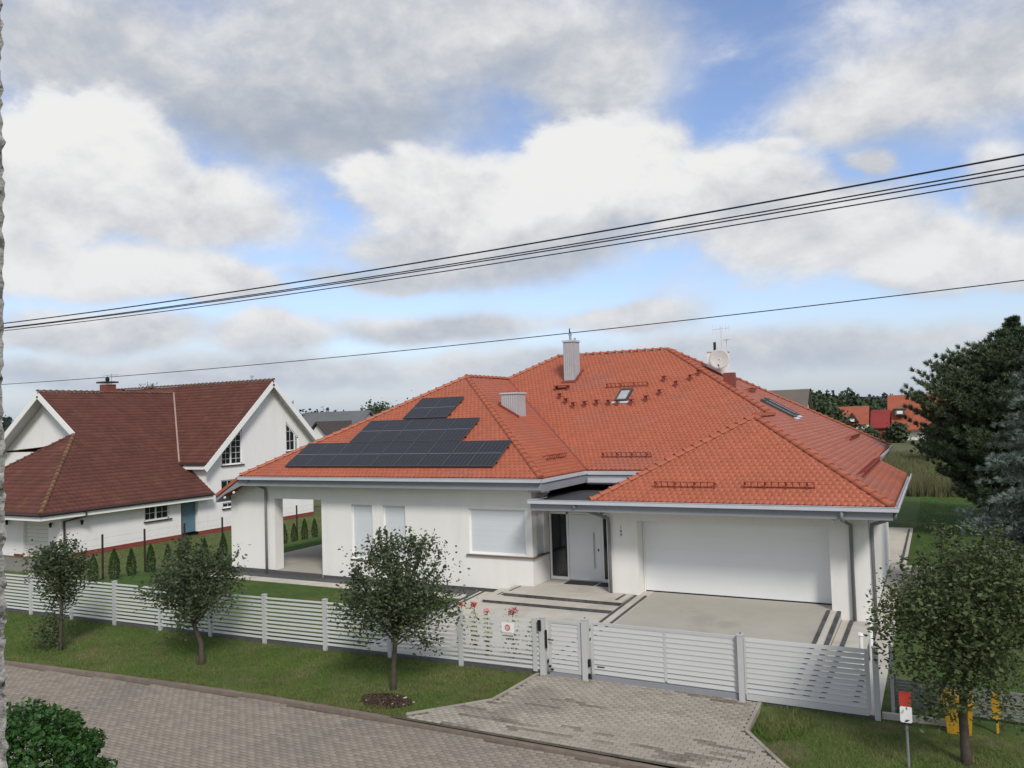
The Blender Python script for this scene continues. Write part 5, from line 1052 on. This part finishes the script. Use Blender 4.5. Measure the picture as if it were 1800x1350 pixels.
# roughcast wall beside the window the view is taken from
d0 = Vector((-0.8655,0.5009,0)); d1 = Vector((-0.8655,0.5009,0)); c = ((d0+d1)*0.5)*1.55
nrm = Vector((-c.y, c.x, 0)).normalized()       # to the left of the line of sight
rng = np.random.default_rng(4); vs = []; nz_ = 560; nu = 7
for i in range(nz_+1):
    z = 3.0+6.2*i/nz_
    for j in range(nu+1):
        u = j/nu; off = 0.004*rng.normal()
        p = Vector((c.x,c.y,0))+nrm*(0.45*u**2+off*0.5)+c.normalized()*(off+0.02*u); vs.append((p.x, p.y, z))
fs = [(i*(nu+1)+j, i*(nu+1)+j+1, (i+1)*(nu+1)+j+1, (i+1)*(nu+1)+j) for i in range(nz_) for j in range(nu)]
cw = thing('roughcast_wall', 'grey roughcast wall edge running down the whole left border', 'wall', (c.x, c.y, -0.1))
obj_np('plaster_face', vs, fs, ROUGHC, parent=cw)
q0 = Vector((c.x,c.y,0))+nrm*0.012+c.normalized()*0.03; q1 = q0+nrm*0.5; q2 = q1+c.normalized()*0.25; q3 = q0+c.normalized()*0.25
obj('wall_core', MB().prism([(q.x,q.y,-0.1) for q in (q0,q1,q2,q3)], (0,0,9.6)), ROUGHC, cw)

# ------------------------------------------------------------------ background
def simple_house(name, label, x0, x1, y0, y1, z0, ze, zr_, m, wm=WALLN, ridge='x', ov=0.4, win=()):
    th = thing(name, label, 'house', ((x0+x1)/2, y0, z0)); obj('wall', MB().box(x0,x1,y0,y1,z0,ze), wm, th); b = MB()
    if ridge == 'x':
        ym = (y0+y1)/2; b.prism([(x0-ov,y0-ov,ze-0.2),(x0-ov,ym,zr_),(x0-ov,y1+ov,ze-0.2),(x0-ov,y1+ov,ze-0.05),(x0-ov,ym,zr_+0.2),(x0-ov,y0-ov,ze-0.05)], (x1-x0+2*ov,0,0)); g = MB().prism([(x0+0.01,y0+0.05,ze),(x0+0.01,ym,zr_-0.05),(x0+0.01,y1-0.05,ze)], (x1-x0-0.02,0,0))
    else:
        xm = (x0+x1)/2; b.prism([(x0-ov,y0-ov,ze-0.2),(xm,y0-ov,zr_),(x1+ov,y0-ov,ze-0.2),(x1+ov,y0-ov,ze-0.05),(xm,y0-ov,zr_+0.2),(x0-ov,y0-ov,ze-0.05)], (0,y1-y0+2*ov,0)); g = MB().prism([(x0+0.05,y0+0.01,ze),(xm,y0+0.01,zr_-0.05),(x1-0.05,y0+0.01,ze)], (0,y1-y0-0.02,0))
    obj('roof', b, m, th); obj('gable', g, wm, th)
    for (a, c_, d_, e__) in win: obj('window', MB().box(a,c_,y0-0.05,y0+0.02,d_,e__), GLASS, th)
    return th
h1 = simple_house('house', 'grey roofed white house between the white gable and the orange roof', -66,-57.2,69,78,-0.6,3.4,7.1, GREYR, win=[(-61,-60,1,2)])
simple_house('house_wing', 'small cream gabled wing with dark eaves at the right end of the grey roofed house', -60.9,-56.0,66.5,72,-0.6,3.4,6.0, mat('dark_eaves_roof',(0.06,0.05,0.045),0.8), WALL, ridge='y', ov=0.35)
simple_house('house', 'house with a plain grey brown roof and white gable behind the right roof slope', -22,-12.0,84,92,0,4.2,7.75, BRWNR)
simple_house('house', 'small far house with an orange roof and a dark dormer gable', -15.2,-10.9,150,156,0,3.0,5.8, ORNR, win=[(-13.6,-12.6,1.2,2.2)])
dg = thing('dormer', 'dark triangular dormer on the small far orange roofed house', 'dormer', (-13.1,149.5,3.6)); obj('gable', MB().prism([(-14.2,149.4,3.3),(-13.1,149.4,4.9),(-12.0,149.4,3.3)],(0,2,0)), BROWNM, dg); obj('pane', MB().box(-13.5,-12.7,149.3,149.39,3.4,3.9), FRAME, dg)
simple_house('house', 'low far building with a dark red roof left of the tall orange roof', -9.2,-7.2,140,147,0,2.6,5.1, DRKR, REDB)
og = thing('house', 'tall far house whose steep orange roof reaches almost to the ground', 'house', (-3,150,0)); obj('wall', MB().box(-7.3,3,150.0,158,0,1.9).prism([(-7.3,150,1.9),(-7.3,154,6.6),(-7.3,158,1.9)],(10.3,0,0)), WALLN, og); obj('roof', MB().prism([(-7.6,149,1.9),(-7.6,154,7.7),(-7.6,159,1.9),(-7.6,159,1.7),(-7.6,149,1.7)],(11,0,0)), ORNR, og)
obj('roof_dormer', MB().box(-6.4,-4.9,149.6,153,4.3,5.3).box(-6.6,-4.7,149.4,153.3,5.3,5.5), BRWNR, og); obj('window', MB().box(-6.1,-5.2,149.5,149.59,4.5,5.0), FRAME, og)
simple_house('house', 'tiny white walled far house between the two orange roofs', -10.6,-9.6,165,172,0,3.2,4.2, BRWNR)
simple_house('house', 'dark roofed distant house at the far left behind the white gable', -104,-94,66,76,-0.9,3.2,6.3, BROWNM)
# far car
def car(label, x, y, z, m):
    t = thing('parked_car', label, 'car', (x,y,z)); obj('body', MB().prism([(x-2.1,y,z+0.35),(x-2.15,y,z+0.85),(x-1.4,y,z+0.95),(x+1.6,y,z+0.95),(x+2.1,y,z+0.8),(x+2.1,y,z+0.35)],(0,1.7,0)), m, t); obj('cabin', MB().prism([(x-1.3,y+0.1,z+0.95),(x-0.7,y+0.15,z+1.45),(x+0.9,y+0.15,z+1.45),(x+1.5,y+0.1,z+0.95)],(0,1.4,0)), m, t)
    obj('window', MB().prism([(x-1.1,y+0.07,z+0.98),(x-0.65,y+0.12,z+1.38),(x+0.8,y+0.12,z+1.38),(x+1.25,y+0.07,z+0.98)],(0,0.02,0)), GLASS, t)
    for a in (-1.3,1.3): obj('wheel', MB().tube([(x+a,y-0.02,z+0.32),(x+a,y+0.2,z+0.32)],0.32,14), BLACK, t)
car('small white car parked in front of the far orange roofed house', -7.6, 146, 0.02, WHITEP)
# trees in the middle distance
def btree(label, x, y, h, r, seed, m=FTREE, n=1400, size=0.7, name='background_tree', trunkz=0.0, tall=0.62):
    global rng; rng = np.random.default_rng(seed); z0 = trunkz; th = thing(name, label, 'tree', (x,y,z0), 'trees in the middle distance')
    k = 16; cc = np.array([x,y,z0+h*tall])+rng.uniform(-1,1,(k,3))*np.array([r*0.7,r*0.7,h*(1-tall)*0.75]); i = rng.integers(0,k,n); C = cc[i]+rng.normal(size=(n,3))*r*0.26
    C[:,2] = np.maximum(C[:,2], z0+0.3); V, F = leaves(C, size, 0.8, 0.6); obj_np('crown', V, F, m, parent=th); obj('trunk', MB().tube([(x,y,z0-0.2),(x,y,z0+h*0.7)],[0.02*h,0.008*h],6), BARK, th)
bt = [(-16.8,128,7.8,3.0),(-14.8,126,8.2,2.6),(-15.6,122,7.4,2.2),(-17.4,124,8.0,2.4),(-14.2,133,5.4,1.6),(-18.6,130,8.4,2.8),(-12.4,108,4.0,2.6),(-10.6,110,3.2,2.2),(-14.6,106,4.8,2.6),(-9.0,118,2.6,2.0),(-6.2,141,2.8,1.6),(-66.0,86,7.6,2.8),(-62.5,88,8.0,2.8),(-69.5,92,8.4,3.0),(-59.5,84,6.6,2.4),(0.5,96,3.8,2.4)]
for i, (x, y, h, r) in enumerate(bt):
    w_ = ['tallest dark','dark slim','rounded dark','broad dark','grey green','far dark','low green','small low green','bushy green','little dark','little green','light bushy','broad light green','tall hazy','small round','low dark'][i]
    w2 = 'left of the orange roof behind the small grey house' if x < -50 else 'right of the grey brown roof before the forest'
    h = h*0.92 if x > -50 else h
    btree(f'{w_} background tree {w2}', x, y, h, r, 200+i, n=2400, size=0.042*y**0.5)
# bare twiggy treetops behind the neighbour's roof
def twig(label, x, y, z0, z1, r, seed, dense=260):
    global rng; rng = np.random.default_rng(seed); rnd = random.Random(seed); t = thing('background_tree', label, 'tree', (x,y,z0), 'treetops behind the white house'); m_ = MB(); m_.tube([(x,y,z0),(x,y,z1-0.3*r)],[0.12,0.04],5)
    C = []
    for k in range(26):
        a = rnd.uniform(0,6.28); e_ = rnd.uniform(0.1,1.3); L = r*rnd.uniform(0.6,1.1); s = Vector((x,y,z1-r*rnd.uniform(0.6,1.4))); q = s+Vector((math.cos(a)*math.cos(e_),math.sin(a)*math.cos(e_),math.sin(e_)))*L; m_.tube([tuple(s),tuple(q)],[0.035,0.015],4); C.append(np.array(s)+(np.array(q)-np.array(s))*rng.uniform(0.3,1,(dense//26,1))+rng.normal(size=(dense//26,3))*r*0.07)
    obj('trunk', m_, BARK, t, fix=False); V, F = leaves(np.concatenate(C), 0.16, 0.6); obj_np('crown', V, F, FTREE, parent=t)
twig('thin dark treetop above the brown roof right of its chimney', -76.6,60,-0.9,11.0,1.6,31,500); twig('sparse twiggy treetop right of the white gable peak', -50.6,54,-0.9,7.9,1.9,32,300)

# forest belts and hills
def belt(name, az0, az1, dist, h, n, m, seed, wob=0.25, spike=True, size=1.3, z0=0.0, per=26):
    """a far forest edge: every tree a small cloud of leaf-sized faces round its own axis"""
    global rng; rng = np.random.default_rng(seed); a = rng.uniform(az0,az1,n); d = dist*rng.uniform(0.92,1.1,n); x, y = np.sin(a)*d, np.cos(a)*d; hh = h*(1+wob*rng.normal(size=n)*0.4+0.10*np.sin(a*40))
    i_ = np.repeat(np.arange(n), per); t = rng.uniform(0,1,n*per)**(1.3 if spike else 0.7); th_ = rng.uniform(0,2*np.pi,n*per)
    rr = (hh*0.20)[i_]*(1-t)**0.8 if spike else (hh*0.42)[i_]*np.sqrt(np.clip(1-(2*t-0.9)**2,0.02,1)); rr = rr*np.sqrt(rng.uniform(0.2,1,n*per))
    C = np.stack([x[i_]+rr*np.cos(th_), y[i_]+rr*np.sin(th_), z0+hh[i_]*t],1); V, F = leaves(C, size, 0.8, 0.5); o = obj_np(name, V, F, m); o['kind'] = 'stuff'
belt('distant_forest', -1.35, 0.5, 420, 11.5, 1500, FOREST, 301, size=1.7)
belt('distant_forest', -1.35, 0.5, 380, 9.0, 800, FOREST, 302, spike=False, size=2.2, per=34)
belt('distant_woodland', -0.17, -0.05, 230, 8.0, 60, FTREE, 304, spike=False, size=0.9, per=160)
def hill(name, az0, az1, dist, h, m, seed):
    az_ = np.linspace(az0, az1, 90); vs = []
    for i, a in enumerate(az_):
        t = i/89; hh = h*(math.sin(math.pi*t)**0.6)*(1+0.12*math.sin(t*9+seed)+0.06*math.sin(t*23+seed)+0.03*math.sin(t*90))
        for d, z in ((dist*0.8,-2),(dist*0.93,hh*0.75),(dist,hh),(dist*1.2,hh*0.8)): vs.append((math.sin(a)*d, math.cos(a)*d, z))
    fs = [(i*4+j, (i+1)*4+j, (i+1)*4+j+1, i*4+j+1) for i in range(89) for j in range(3)]; o = obj_np(name, vs, fs, m); o['kind'] = 'structure'
hill('hill', -0.55, 0.75, 900, 18.5, mat('wooded_hill', (0.040,0.062,0.055), 1, 0.3, 0.02), 1.3)
hill('hill', -1.5, -0.95, 900, 17.0, MATS['wooded_hill'], 2.1)
# neighbour's gravel yard
struct('gravel_yard', MB().poly([(-52,19.5,-0.45),(-37.5,19.5,-0.50),(-38.5,27.2,-0.90),(-52,27.2,-0.90)], 0.1), mat('yard_gravel', (0.20,0.19,0.16), 1, 0.3, 6, 0.02, 30))

if 'n' in bpy.data.curves: bpy.data.curves.remove(bpy.data.curves['n'])
bpy.context.view_layer.update()
